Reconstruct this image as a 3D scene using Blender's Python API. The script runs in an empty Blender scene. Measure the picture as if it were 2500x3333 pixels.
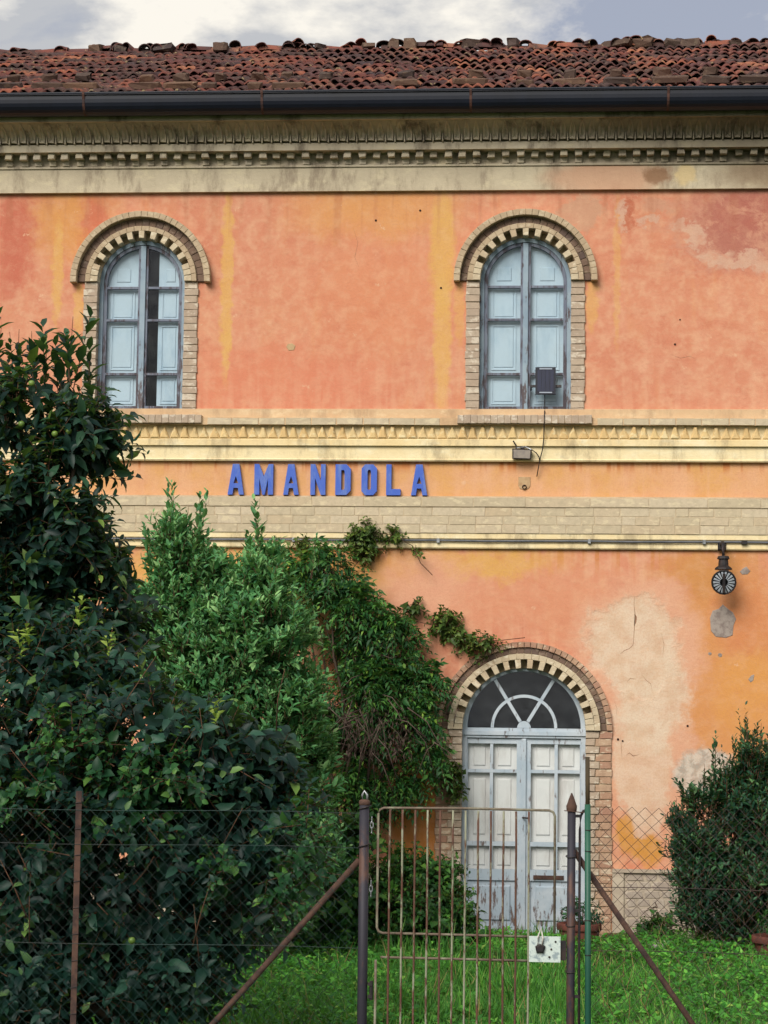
import bpy, bmesh, math, random
import numpy as np
from mathutils import Vector, Matrix
from mathutils.geometry import tessellate_polygon
from math import sin, cos, pi, radians, atan2, sqrt

random.seed(7)
RNG = np.random.default_rng(11)
SC = bpy.context.scene
COL = SC.collection

# ------------------------------------------------------------------ camera
cam_d = bpy.data.cameras.new("camera")
cam = bpy.data.objects.new("camera", cam_d)
COL.objects.link(cam)
cam_d.sensor_fit = 'VERTICAL'
cam_d.sensor_height = 24.0
cam_d.lens = 24.0 * 7170.0 / 3333.0
cam_d.clip_end = 2000.0
_p, _yaw, _roll = math.atan(0.10), radians(4.45), 0.0125
_f = Vector((-sin(_yaw) * cos(_p), cos(_yaw) * cos(_p), sin(_p)))
_r0 = Vector((cos(_yaw), sin(_yaw), 0.0))
_u0 = _r0.cross(_f)
_r = _r0 * cos(_roll) + _u0 * sin(_roll)
_u = _u0 * cos(_roll) - _r0 * sin(_roll)
_c = Vector((0, 0, 4.30)) - _f * 22.1
cam.matrix_world = Matrix(((_r.x, _u.x, -_f.x, _c.x), (_r.y, _u.y, -_f.y, _c.y),
                           (_r.z, _u.z, -_f.z, _c.z), (0, 0, 0, 1)))
SC.camera = cam

# ------------------------------------------------------------------ sky, sun, exposure
SUN_DIR = Vector((-0.34, -0.86, 0.66)).normalized()          # towards the sun
world = bpy.data.worlds.new("World")
SC.world = world
world.use_nodes = True
wn, wl = world.node_tree.nodes, world.node_tree.links
wn.clear()
w_out = wn.new("ShaderNodeOutputWorld")
w_bg = wn.new("ShaderNodeBackground")
sky = wn.new("ShaderNodeTexSky")
sky.sky_type = 'NISHITA'
sky.sun_disc = False
sky.sun_elevation = math.asin(SUN_DIR.z)
sky.sun_rotation = atan2(SUN_DIR.x, SUN_DIR.y)
sky.dust_density = 2.0
w_tc = wn.new("ShaderNodeTexCoord")
w_map = wn.new("ShaderNodeMapping")
w_map.inputs["Location"].default_value = (0.60, 0.75, -2.61)
w_map.inputs["Scale"].default_value = (1.0, 1.0, 2.1)
wl.new(w_tc.outputs["Generated"], w_map.inputs["Vector"])
w_n1 = wn.new("ShaderNodeTexNoise")
w_n1.inputs["Scale"].default_value = 3.6
w_n1.inputs["Detail"].default_value = 9.0
w_n1.inputs["Roughness"].default_value = 0.60
w_n1.inputs["Distortion"].default_value = 0.25
wl.new(w_map.outputs["Vector"], w_n1.inputs["Vector"])
w_cr = wn.new("ShaderNodeValToRGB")
w_cr.color_ramp.elements[0].position = 0.405
w_cr.color_ramp.elements[1].position = 0.475
wl.new(w_n1.outputs["Fac"], w_cr.inputs["Fac"])
w_n2 = wn.new("ShaderNodeTexNoise")
w_n2.inputs["Scale"].default_value = 11.0
w_n2.inputs["Detail"].default_value = 7.0
w_n2.inputs["Roughness"].default_value = 0.58
wl.new(w_map.outputs["Vector"], w_n2.inputs["Vector"])
w_cc = wn.new("ShaderNodeValToRGB")                          # cloud body: grey to white
w_cc.color_ramp.elements[0].position = 0.40
w_cc.color_ramp.elements[0].color = (0.37, 0.38, 0.40, 1)
w_cc.color_ramp.elements[1].position = 0.54
w_cc.color_ramp.elements[1].color = (0.68, 0.65, 0.59, 1)
wl.new(w_n2.outputs["Fac"], w_cc.inputs["Fac"])
w_sk = wn.new("ShaderNodeVectorMath")
w_sk.operation = 'SCALE'
w_sk.inputs["Scale"].default_value = 0.065
wl.new(sky.outputs["Color"], w_sk.inputs[0])
w_haze = wn.new("ShaderNodeMix")                             # thin veil over the blue
w_haze.data_type = 'RGBA'
w_haze.inputs["Factor"].default_value = 0.72
w_haze.inputs[7].default_value = (0.315, 0.33, 0.39, 1)
wl.new(w_sk.outputs["Vector"], w_haze.inputs[6])
w_mix = wn.new("ShaderNodeMix")
w_mix.data_type = 'RGBA'
wl.new(w_cr.outputs["Color"], w_mix.inputs["Factor"])
wl.new(w_haze.outputs[2], w_mix.inputs[6])
wl.new(w_cc.outputs["Color"], w_mix.inputs[7])
wl.new(w_mix.outputs[2], w_bg.inputs["Color"])
w_bg.inputs["Strength"].default_value = 1.0
wl.new(w_bg.outputs[0], w_out.inputs["Surface"])

sun_d = bpy.data.lights.new("sun", 'SUN')
sun_d.energy = 2.7
sun_d.angle = radians(34)
sun_d.color = (1.0, 0.95, 0.86)
sun = bpy.data.objects.new("sun", sun_d)
COL.objects.link(sun)
sun.rotation_euler = (-SUN_DIR).to_track_quat('-Z', 'Y').to_euler()

SC.view_settings.view_transform = 'Standard'
SC.view_settings.look = 'None'
SC.view_settings.gamma = 1.0
SC.view_settings.use_curve_mapping = False
SC.view_settings.exposure = 0.53
SC.render.engine = 'CYCLES'
SC.cycles.use_denoising = True
SC.cycles.max_bounces = 4
SC.cycles.diffuse_bounces = 2
SC.cycles.use_adaptive_sampling = True
SC.cycles.adaptive_threshold = 0.02
SC.cycles.transparent_max_bounces = 12
SC.cycles.sample_clamp_indirect = 6.0


# ------------------------------------------------------------------ helpers: colour and nodes
def lin(c):
    c /= 255.0
    return c / 12.92 if c <= 0.04045 else ((c + 0.055) / 1.055) ** 2.4


def col(r, g, b, k=0.80):
    return (lin(r) * k, lin(g) * k, lin(b) * k, 1.0)


class NT:
    """small wrapper that keeps node building short"""

    def __init__(self, name):
        self.m = bpy.data.materials.new(name)
        self.m.use_nodes = True
        self.t = self.m.node_tree
        self.n, self.l = self.t.nodes, self.t.links
        self.b = self.n["Principled BSDF"]
        self.out = self.n["Material Output"]

    def node(self, kind, **kw):
        nd = self.n.new(kind)
        for k, v in kw.items():
            setattr(nd, k, v)
        return nd

    def put(self, sock, val):
        if hasattr(val, "links") or isinstance(val, bpy.types.NodeSocket):
            self.l.new(val, sock)
        else:
            sock.default_value = val

    def pos(self):
        if not hasattr(self, "_pos"):
            self._pos = self.node("ShaderNodeNewGeometry").outputs["Position"]
        return self._pos

    def obj(self):
        return self.node("ShaderNodeTexCoord").outputs["Object"]

    def scaled(self, v, s):
        nd = self.node("ShaderNodeVectorMath", operation='MULTIPLY')
        self.put(nd.inputs[0], v)
        nd.inputs[1].default_value = s
        return nd.outputs[0]

    def noise(self, scale, detail=4.0, rough=0.55, vec=None, stretch=None, dist=0.0, color=False):
        v = vec if vec is not None else self.pos()
        if stretch:
            v = self.scaled(v, stretch)
        nd = self.node("ShaderNodeTexNoise")
        self.put(nd.inputs["Vector"], v)
        nd.inputs["Scale"].default_value = scale
        nd.inputs["Detail"].default_value = detail
        nd.inputs["Roughness"].default_value = rough
        nd.inputs["Distortion"].default_value = dist
        return nd.outputs["Color" if color else "Fac"]

    def ramp(self, fac, a, b, smooth=True):
        nd = self.node("ShaderNodeMapRange")
        if smooth:
            nd.interpolation_type = 'SMOOTHSTEP'
        self.put(nd.inputs["Value"], fac)
        nd.inputs["From Min"].default_value = a
        nd.inputs["From Max"].default_value = b
        return nd.outputs["Result"]

    def mix(self, fac, a, b, mode='MIX'):
        nd = self.node("ShaderNodeMix", data_type='RGBA', blend_type=mode)
        self.put(nd.inputs["Factor"], fac)
        self.put(nd.inputs[6], a)
        self.put(nd.inputs[7], b)
        return nd.outputs[2]

    def mul(self, a, b, op='MULTIPLY'):
        nd = self.node("ShaderNodeMath", operation=op)
        self.put(nd.inputs[0], a)
        self.put(nd.inputs[1], b)
        return nd.outputs[0]

    def colors(self, fac, stops, const=False):
        nd = self.node("ShaderNodeValToRGB")
        cr = nd.color_ramp
        if const:
            cr.interpolation = 'CONSTANT'
        while len(cr.elements) < len(stops):
            cr.elements.new(0.5)
        for e, (p, c) in zip(cr.elements, stops):
            e.position = p
            e.color = c
        self.put(nd.inputs["Fac"], fac)
        return nd.outputs["Color"]

    def rnd(self):
        return self.node("ShaderNodeObjectInfo").outputs["Random"]

    def island(self):
        return self.node("ShaderNodeNewGeometry").outputs["Random Per Island"]

    def patch(self, vec, cx, cz, rx, rz, soft=0.35):
        sub = self.node("ShaderNodeVectorMath", operation='SUBTRACT')
        self.put(sub.inputs[0], vec)
        sub.inputs[1].default_value = (cx, 0, cz)
        sc = self.scaled(sub.outputs[0], (1.0 / rx, 0.0, 1.0 / rz))
        ln = self.node("ShaderNodeVectorMath", operation='LENGTH')
        self.put(ln.inputs[0], sc)
        return self.ramp(ln.outputs["Value"], 1.0 + soft, 1.0 - soft)

    def bump(self, height, strength=0.3, dist=0.01):
        nd = self.node("ShaderNodeBump")
        nd.inputs["Strength"].default_value = strength
        nd.inputs["Distance"].default_value = dist
        self.put(nd.inputs["Height"], height)
        self.l.new(nd.outputs["Normal"], self.b.inputs["Normal"])

    def done(self, color, rough=0.85, spec=0.3, metal=0.0):
        self.put(self.b.inputs["Base Color"], color)
        self.put(self.b.inputs["Roughness"], rough)
        self.b.inputs["Specular IOR Level"].default_value = spec
        self.b.inputs["Metallic"].default_value = metal
        return self.m


# ------------------------------------------------------------------ helpers: objects
def tag(o, label, cat, group=None, kind=None):
    o["label"] = label
    o["category"] = cat
    if group:
        o["group"] = group
    if kind:
        o["kind"] = kind
    return o


def link(name, mesh, mat=None, parent=None, loc=None, rot=None, scale=None):
    o = bpy.data.objects.new(name, mesh)
    COL.objects.link(o)
    if mat is not None and mesh is not None and len(mesh.materials) == 0:
        mesh.materials.append(mat)
    if parent:
        o.parent = parent
    if loc is not None:
        o.location = loc
    if rot is not None:
        o.rotation_euler = rot
    if scale is not None:
        o.scale = scale
    return o


def thing(name, label, cat, loc=(0, 0, 0), group=None, rot=None):
    o = link(name, None, loc=loc, rot=rot)
    return tag(o, label, cat, group)


class MB:
    """collects simple solids into one mesh"""

    def __init__(self):
        self.v, self.f = [], []

    def add(self, vs, fs):
        n = len(self.v)
        self.v += [tuple(q) for q in vs]
        self.f += [tuple(i + n for i in q) for q in fs]
        return self

    def box(self, x0, x1, y0, y1, z0, z1):
        return self.add([(x0, y0, z0), (x1, y0, z0), (x1, y1, z0), (x0, y1, z0),
                         (x0, y0, z1), (x1, y0, z1), (x1, y1, z1), (x0, y1, z1)],
                        [(3, 2, 1, 0), (4, 5, 6, 7), (0, 1, 5, 4), (1, 2, 6, 5), (2, 3, 7, 6), (3, 0, 4, 7)])

    def block(self, pts, yb, yf, ch=0.005):
        """convex outline in x,z; back at yb, front (towards the viewer, smaller y) at yf, chamfered"""
        cx = sum(q[0] for q in pts) / len(pts)
        cz = sum(q[1] for q in pts) / len(pts)
        n = len(pts)
        vs = [(x, yb, z) for x, z in pts] + [(x, yf + ch, z) for x, z in pts]
        for x, z in pts:
            d = math.hypot(x - cx, z - cz) or 1
            k = max(0.0, 1 - 1.4 * ch / d)
            vs.append((cx + (x - cx) * k, yf, cz + (z - cz) * k))
        fs = []
        for lvl in (0, n):
            for i in range(n):
                j = (i + 1) % n
                fs.append((lvl + i, lvl + j, lvl + n + j, lvl + n + i))
        fs.append(tuple(range(2 * n, 3 * n)))
        fs.append(tuple(range(n - 1, -1, -1)))
        return self.add(vs, fs)

    def tube(self, path, r, n=8, cap=True, r1=None):
        path = [Vector(q) for q in path]
        m = len(path)
        ref = Vector((0.0, 0.0, 1.0))
        rings = []
        for i, q in enumerate(path):
            t = (path[min(i + 1, m - 1)] - path[max(i - 1, 0)])
            if t.length < 1e-9:
                t = Vector((0, 0, 1))
            t.normalize()
            a = t.cross(ref)
            if a.length < 0.05:
                a = t.cross(Vector((1, 0, 0)))
            a.normalize()
            b = t.cross(a)
            rr = r if r1 is None else r + (r1 - r) * i / max(1, m - 1)
            rings.append([q + (a * cos(2 * pi * k / n) + b * sin(2 * pi * k / n)) * rr for k in range(n)])
        vs = [v for rg in rings for v in rg]
        fs = []
        for i in range(m - 1):
            for k in range(n):
                k2 = (k + 1) % n
                fs.append((i * n + k, i * n + k2, (i + 1) * n + k2, (i + 1) * n + k))
        if cap:
            fs.append(tuple(range(n - 1, -1, -1)))
            fs.append(tuple((m - 1) * n + k for k in range(n)))
        return self.add(vs, fs)

    def lathe(self, prof, n=24, c=(0, 0, 0)):
        """profile of (radius, z) turned about the vertical axis"""
        vs, fs = [], []
        for r, z in prof:
            for k in range(n):
                a = 2 * pi * k / n
                vs.append((c[0] + r * cos(a), c[1] + r * sin(a), c[2] + z))
        for i in range(len(prof) - 1):
            for k in range(n):
                k2 = (k + 1) % n
                fs.append((i * n + k, i * n + k2, (i + 1) * n + k2, (i + 1) * n + k))
        return self.add(vs, fs)

    def sweep_x(self, prof, x0, x1):
        """open profile of (y, z) drawn along x"""
        n = len(prof)
        vs = [(x0, y, z) for y, z in prof] + [(x1, y, z) for y, z in prof]
        fs = [(i, i + 1, n + i + 1, n + i) for i in range(n - 1)]
        fs.append(tuple(range(n - 1, -1, -1)))
        fs.append(tuple(range(n, 2 * n)))
        return self.add(vs, fs)

    def arc(self, cx, cz, r0, r1, a0, a1, yb, yf, n=24):
        """solid arc strip, angles in radians from +x towards +z"""
        vs, fs = [], []
        for i in range(n + 1):
            a = a0 + (a1 - a0) * i / n
            c, s = cos(a), sin(a)
            vs += [(cx + r0 * c, yf, cz + r0 * s), (cx + r1 * c, yf, cz + r1 * s),
                   (cx + r1 * c, yb, cz + r1 * s), (cx + r0 * c, yb, cz + r0 * s)]
        for i in range(n):
            p, q = 4 * i, 4 * i + 4
            for k in range(4):
                k2 = (k + 1) % 4
                fs.append((p + k, p + k2, q + k2, q + k))
        fs += [(0, 1, 2, 3), tuple(4 * n + k for k in (3, 2, 1, 0))]
        return self.add(vs, fs)

    def mesh(self, name, mat=None, smooth=False):
        me = bpy.data.meshes.new(name)
        me.from_pydata(self.v, [], self.f)
        bm = bmesh.new()
        bm.from_mesh(me)
        bmesh.ops.recalc_face_normals(bm, faces=bm.faces)
        bm.to_mesh(me)
        bm.free()
        if mat:
            me.materials.append(mat)
        if smooth:
            me.polygons.foreach_set("use_smooth", [True] * len(me.polygons))
        return me

    def build(self, name, mat, parent=None, smooth=False, loc=None, rot=None):
        return link(name, self.mesh(name, mat, smooth), None, parent, loc, rot)


def np_mesh(name, verts, faces, mat, smooth=False):
    """verts (n,3), faces (m,k) arrays with k = 3 or 4"""
    me = bpy.data.meshes.new(name)
    m, k = faces.shape
    me.vertices.add(len(verts))
    me.vertices.foreach_set("co", np.ascontiguousarray(verts, dtype=np.float32).ravel())
    me.loops.add(m * k)
    me.loops.foreach_set("vertex_index", np.ascontiguousarray(faces, dtype=np.int32).ravel())
    me.polygons.add(m)
    me.polygons.foreach_set("loop_start", np.arange(0, m * k, k, dtype=np.int32))
    me.polygons.foreach_set("loop_total", np.full(m, k, dtype=np.int32))
    if smooth:
        me.polygons.foreach_set("use_smooth", np.ones(m, dtype=bool))
    me.update(calc_edges=True)
    me.materials.append(mat)
    return me


# ------------------------------------------------------------------ materials
def m_plaster():
    t = NT("plaster_orange")
    p = t.pos()
    wob = t.noise(1.6, 5, 0.62, color=True)
    sub = t.node("ShaderNodeVectorMath", operation='SUBTRACT')
    t.put(sub.inputs[0], wob)
    sub.inputs[1].default_value = (0.5, 0.5, 0.5)
    fine = t.noise(9.0, 4, 0.6, color=True)
    sub2 = t.node("ShaderNodeVectorMath", operation='SUBTRACT')
    t.put(sub2.inputs[0], fine)
    sub2.inputs[1].default_value = (0.5, 0.5, 0.5)
    a1 = t.node("ShaderNodeVectorMath", operation='MULTIPLY_ADD')
    t.put(a1.inputs[0], sub.outputs[0])
    a1.inputs[1].default_value = (0.55, 0.0, 0.75)
    t.put(a1.inputs[2], p)
    a2 = t.node("ShaderNodeVectorMath", operation='MULTIPLY_ADD')
    t.put(a2.inputs[0], sub2.outputs[0])
    a2.inputs[1].default_value = (0.26, 0.0, 0.28)
    t.put(a2.inputs[2], a1.outputs[0])
    grit = t.noise(24, 4, 0.7, color=True)
    a4 = t.node("ShaderNodeVectorMath", operation='MULTIPLY_ADD')
    t.put(a4.inputs[0], grit)
    a4.inputs[1].default_value = (0.12, 0.0, 0.12)
    t.put(a4.inputs[2], a2.outputs[0])
    off = t.node("ShaderNodeVectorMath", operation='SUBTRACT')
    t.put(off.inputs[0], a4.outputs[0])
    off.inputs[1].default_value = (0.06, 0.0, 0.06)
    q = off.outputs[0]
    # gentler wobble for the streaks
    a3 = t.node("ShaderNodeVectorMath", operation='MULTIPLY_ADD')
    t.put(a3.inputs[0], sub2.outputs[0])
    a3.inputs[1].default_value = (0.16, 0.0, 0.22)
    t.put(a3.inputs[2], p)
    s = a3.outputs[0]

    big = t.noise(0.9, 5, 0.6)
    c = t.mix(t.ramp(big, 0.35, 0.68), col(222, 150, 118), col(212, 134, 106))
    mot = t.noise(3.2, 6, 0.65)
    c = t.mix(t.mul(t.ramp(mot, 0.42, 0.72), 0.55), c, col(230, 170, 140))
    c = t.mix(t.mul(t.ramp(t.noise(2.1, 5, 0.6, stretch=(1, 1, 0.8)), 0.50, 0.75), 0.55), c, col(222, 158, 116))
    n75 = t.ramp(t.noise(7.5, 5, 0.68), 0.42, 0.66)
    n46 = t.ramp(t.noise(4.6, 6, 0.70, stretch=(1.0, 1, 1.25)), 0.50, 0.70)
    c = t.mix(t.mul(n75, 0.38), c, col(232, 184, 150))
    c = t.mix(t.mul(n46, 0.36), c, col(198, 112, 88))
    # vertical runs, fine and faint
    run = t.noise(5.0, 4, 0.6, stretch=(1.0, 1.0, 0.10))
    c = t.mix(t.mul(t.ramp(run, 0.52, 0.78), 0.35), c, col(229, 158, 100))

    def lay(c, mask, colr, k=1.0):
        return t.mix(t.mul(mask, k) if k != 1.0 else mask, c, colr)

    YEL = col(226, 178, 100)
    # upper storey
    c = lay(c, t.patch(q, -0.15, 7.42, 0.75, 0.32, 0.6), col(225, 162, 96), 0.8)
    c = lay(c, t.patch(q, -3.25, 7.35, 0.42, 0.38, 0.6), col(220, 155, 85), 0.85)
    c = lay(c, t.patch(q, -3.86, 7.10, 0.22, 0.55, 0.5), col(198, 100, 82), 0.8)
    c = lay(c, t.patch(q, -3.02, 7.32, 0.16, 0.25, 0.6), col(205, 105, 85), 0.8)
    c = lay(c, t.patch(q, -1.05, 5.62, 1.1, 0.35, 0.6), col(224, 134, 104), 0.7)
    c = lay(c, t.patch(q, 0.05, 6.55, 0.9, 0.6, 0.7), col(226, 146, 106), 0.6)
    for (x, z, rx, rz, k) in ((-1.635, 6.70, 0.060, 0.98, 0.8), (-1.62, 5.95, 0.035, 0.25, 0.55), (0.56, 6.95, 0.125, 0.62, 0.85),
                              (0.57, 6.05, 0.085, 0.75, 0.8), (-3.39, 6.75, 0.055, 0.52, 0.75), (-3.16, 6.40, 0.05, 0.30, 0.7),
                              (2.32, 6.75, 0.035, 0.75, 0.45), (2.07, 6.42, 0.06, 0.28, 0.6), (0.74, 6.35, 0.05, 0.35, 0.5)):
        c = lay(c, t.patch(s, x, z, rx, rz, 0.32), YEL, k)
    # weathered band at the top right
    c = lay(c, t.patch(q, 3.85, 7.22, 0.85, 0.50, 0.34), col(180, 112, 100), 0.95)
    c = lay(c, t.patch(q, 3.55, 7.34, 0.30, 0.20, 0.4), col(178, 102, 92), 0.8)
    c = lay(c, t.patch(q, 2.72, 7.40, 0.17, 0.10, 0.35), col(205, 152, 126), 0.9)
    for (x, z, rx, rz) in ((3.02, 7.10, 0.17, 0.07), (3.28, 6.93, 0.20, 0.09), (3.56, 6.82, 0.20, 0.07), (3.80, 6.74, 0.16, 0.09),
                           (2.34, 7.30, 0.05, 0.16), (2.60, 7.20, 0.10, 0.06)):
        c = lay(c, t.patch(q, x, z, rx, rz, 0.34), col(214, 174, 152), 0.9)
    vein = t.ramp(t.noise(3.6, 7, 0.66, stretch=(1.0, 1, 1.3), dist=0.35), 0.50, 0.62)
    c = lay(c, t.mul(vein, t.patch(q, 3.45, 7.12, 0.85, 0.42, 0.4)), col(210, 150, 126), 0.8)
    c = lay(c, t.patch(q, 1.95, 7.38, 0.24, 0.17, 0.15), col(204, 158, 130), 0.85)
    c = lay(c, t.patch(q, 2.42, 7.32, 0.05, 0.20, 0.5), col(186, 96, 70), 0.8)
    # the lettered frieze between the two courses
    mid = t.mul(t.ramp(t.sepz(), 4.40, 4.46), t.ramp(t.sepz(), 4.86, 4.80))
    c = t.mix(mid, c, t.mix(t.ramp(t.noise(2.6, 4, 0.6), 0.4, 0.65), col(230, 174, 128), col(226, 170, 106)))
    # drip stains under the courses
    drip = t.ramp(t.noise(11.0, 2, 0.5, stretch=(1, 0, 0.05)), 0.50, 0.62)
    c = t.mix(t.mul(t.mul(drip, t.ramp(t.sepz(), 4.66, 4.80)), mid), c, col(202, 122, 62))
    drip2 = t.mul(drip, t.mul(t.ramp(t.sepz(), 3.62, 3.88), t.ramp(t.sepz(), 4.05, 3.98)))
    c = t.mix(t.mul(drip2, 0.7), c, col(205, 128, 58))
    # runs of rain dirt from the frieze
    drip3 = t.mul(t.ramp(t.noise(7.0, 3, 0.55, stretch=(1, 0, 0.06)), 0.50, 0.64), t.ramp(t.mul(t.sepz(), t.noise(3.0, 3, 0.5), 'ADD'), 7.3, 8.1))
    c = t.mix(t.mul(drip3, 0.40), c, col(176, 108, 80))
    drip4 = t.mul(t.ramp(t.noise(8.0, 3, 0.55, stretch=(1, 0, 0.05)), 0.48, 0.62), t.ramp(t.mul(t.sepz(), t.noise(4.0, 3, 0.5), 'ADD'), 6.6, 5.7))
    c = t.mix(t.mul(drip4, 0.30), c, col(236, 184, 150))
    # lower storey
    c = lay(c, t.patch(q, -1.4, 3.62, 1.6, 0.36, 0.5), col(226, 172, 84), 0.9)
    c = lay(c, t.patch(q, 0.95, 3.80, 0.75, 0.16, 0.6), col(224, 172, 92), 0.9)
    c = lay(c, t.patch(q, 0.45, 3.52, 0.50, 0.32, 0.5), col(228, 168, 138), 0.9)
    c = lay(c, t.patch(q, 1.55, 3.38, 0.75, 0.30, 0.5), col(222, 150, 116), 0.8)
    c = lay(c, t.patch(q, 3.45, 2.75, 0.62, 1.05, 0.3), col(217, 150, 88), 0.95)
    c = lay(c, t.patch(q, 3.18, 3.72, 0.45, 0.20, 0.5), col(210, 146, 80), 0.9)
    c = lay(c, t.patch(q, 3.62, 2.60, 0.30, 0.35, 0.5), col(224, 158, 82), 0.8)
    c = lay(c, t.patch(q, 3.60, 3.25, 0.30, 0.30, 0.5), col(214, 136, 88), 0.8)
    # the large bare patch where the paint has gone
    c = lay(c, t.patch(q, 2.52, 2.95, 0.66, 0.72, 0.22), col(228, 174, 144), 0.9)
    c = lay(c, t.patch(q, 2.66, 2.10, 0.42, 1.0, 0.22), col(226, 174, 144), 0.9)
    bare = t.patch(q, 2.45, 2.98, 0.48, 0.50, 0.10)
    CRM = t.mix(t.ramp(t.noise(5, 4, 0.6), 0.4, 0.65), col(230, 210, 186), col(218, 190, 162))
    c = lay(c, t.patch(q, 2.45, 2.98, 0.48, 0.50, 0.20), CRM, 0.92)
    c = lay(c, t.patch(q, 2.68, 2.40, 0.36, 0.47, 0.22), CRM, 0.92)
    c = lay(c, t.patch(q, 2.60, 1.75, 0.27, 0.66, 0.16), CRM, 0.72)
    for (x, z, rx, rz) in ((2.41, 1.16, 0.10, 0.14), (2.52, 1.02, 0.14, 0.10), (2.66, 0.98, 0.12, 0.15)):
        c = lay(c, t.patch(s, x, z, rx, rz, 0.3), col(214, 150, 62), 0.95)
    c = lay(c, t.patch(q, 0.40, 1.25, 0.35, 0.65, 0.4), col(196, 124, 48), 0.95)
    c = lay(c, t.patch(q, -0.45, 2.68, 0.30, 0.30, 0.4), col(176, 112, 74), 0.9)
    # bare rubble showing beside the right-hand shrub
    c = lay(c, t.patch(s, 3.20, 1.72, 0.32, 0.26, 0.14), t.mix(t.ramp(t.noise(14, 4, 0.6), 0.4, 0.6), col(176, 168, 156), col(214, 204, 190)))
    # fine speckle
    # small flakes where the limewash has lifted
    fl = t.ramp(t.noise(5.5, 8, 0.72), 0.645, 0.655)
    c = t.mix(t.mul(fl, 0.55), c, col(236, 196, 162))
    c = t.mix(0.07, c, col(214, 172, 146))
    c = t.mix(t.mul(n75, 0.16), c, col(240, 196, 160))
    c = t.mix(t.mul(n46, 0.16), c, col(196, 112, 88))
    c = t.mix(t.mul(t.ramp(t.noise(60, 2, 0.6), 0.40, 0.70), 0.22), c, col(200, 134, 106))
    h = t.mul(t.noise(30, 4, 0.7), t.mul(bare, -0.9), 'ADD')
    t.bump(h, 0.40, 0.012)
    return t.done(c, 0.92, 0.15)


def _sepz(self):
    if not hasattr(self, "_z"):
        nd = self.node("ShaderNodeSeparateXYZ")
        self.put(nd.inputs[0], self.pos())
        self._x, self._z = nd.outputs["X"], nd.outputs["Z"]
    return self._z


NT.sepz = _sepz


def _absv(self, v):
    nd = self.node("ShaderNodeMath", operation='ABSOLUTE')
    self.put(nd.inputs[0], v)
    return nd.outputs[0]


NT.absv = _absv


def m_stone(name, c0, c1, c2, grime=(92, 84, 66), gk=0.6, rnd=0.4, dark_right=False, pink=False):
    """weathered cream render or moulded stone"""
    t = NT(name)
    c = t.mix(t.ramp(t.noise(2.4, 6, 0.65), 0.35, 0.65), col(*c0), col(*c1))
    c = t.mix(t.mul(t.ramp(t.noise(7, 6, 0.7, stretch=(0.6, 1, 1.2)), 0.50, 0.68), 0.8), c, col(*c2))
    r = t.rnd()
    c = t.mix(t.mul(t.ramp(r, 0.0, 1.0, False), rnd), c, col(*c2))
    c = t.mix(t.mul(t.ramp(t.noise(4.0, 6, 0.72, stretch=(1, 1, 0.35)), 0.47, 0.68), gk), c, col(*grime))
    if pink:
        q = t.node("ShaderNodeVectorMath", operation='MULTIPLY_ADD')
        t.put(q.inputs[0], t.noise(3.5, 5, 0.65, color=True))
        q.inputs[1].default_value = (0.5, 0, 0.25)
        t.put(q.inputs[2], t.pos())
        for x, z, rx, rz, cc, k in ((2.2, 7.80, 0.55, 0.2, (214, 166, 136), .8), (2.72, 7.82, 0.14, 0.09, (150, 112, 84), .85), (3.0, 7.84, .10, .12, (226, 200, 150), .8), (3.9, 7.85, .55, .2, (150, 128, 104), .8)):
            c = t.mix(t.mul(t.patch(q.outputs[0], x + .25, z + .02, rx, rz, 0.4), k), c, col(*cc))
    if dark_right:
        t.sepz()
        g = t.mul(t.ramp(t.mul(t._x, t.noise(1.2, 3, 0.5), 'ADD'), 1.6, 4.2), 0.62)
        c = t.mix(g, c, col(88, 80, 66))
    t.bump(t.noise(30, 4, 0.7), 0.4, 0.012)
    return t.done(c, 0.9, 0.2)


def m_brick(name, tones, smear=0.55, smear_col=(226, 210, 184), stretch=(0.55, 1, 1.0)):
    t = NT(name)
    r = t.rnd()
    n = len(tones)
    c = t.colors(r, [(i / max(1, n - 1), col(*q)) for i, q in enumerate(tones)])
    c = t.mix(t.mul(t.ramp(t.noise(16, 5, 0.7), 0.4, 0.7), 0.5), c, col(*tones[0], k=0.55))
    v = t.node("ShaderNodeVectorMath", operation='ADD')
    t.put(v.inputs[0], t.pos())
    cmb = t.node("ShaderNodeCombineXYZ")
    t.put(cmb.inputs[0], r)
    t.put(cmb.inputs[2], r)
    t.put(v.inputs[1], cmb.outputs[0])
    c = t.mix(t.mul(t.ramp(t.noise(17, 4, 0.6, vec=v.outputs[0], stretch=stretch), 0.54, 0.64), smear), c, col(*smear_col))
    t.bump(t.noise(60, 5, 0.7), 0.45, 0.008)
    return t.done(c, 0.92, 0.15)


def m_plain(name, c0, c1=None, scale=8.0, rough=0.6, spec=0.4, metal=0.0, bump=0.15, stretch=None, lo=0.4, hi=0.65):
    t = NT(name)
    c = col(*c0)
    if c1:
        c = t.mix(t.ramp(t.noise(scale, 5, 0.65, stretch=stretch), lo, hi), c, col(*c1))
    if bump:
        t.bump(t.noise(scale * 6, 4, 0.6, stretch=stretch), bump, 0.004)
    return t.done(c, rough, spec, metal)


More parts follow.
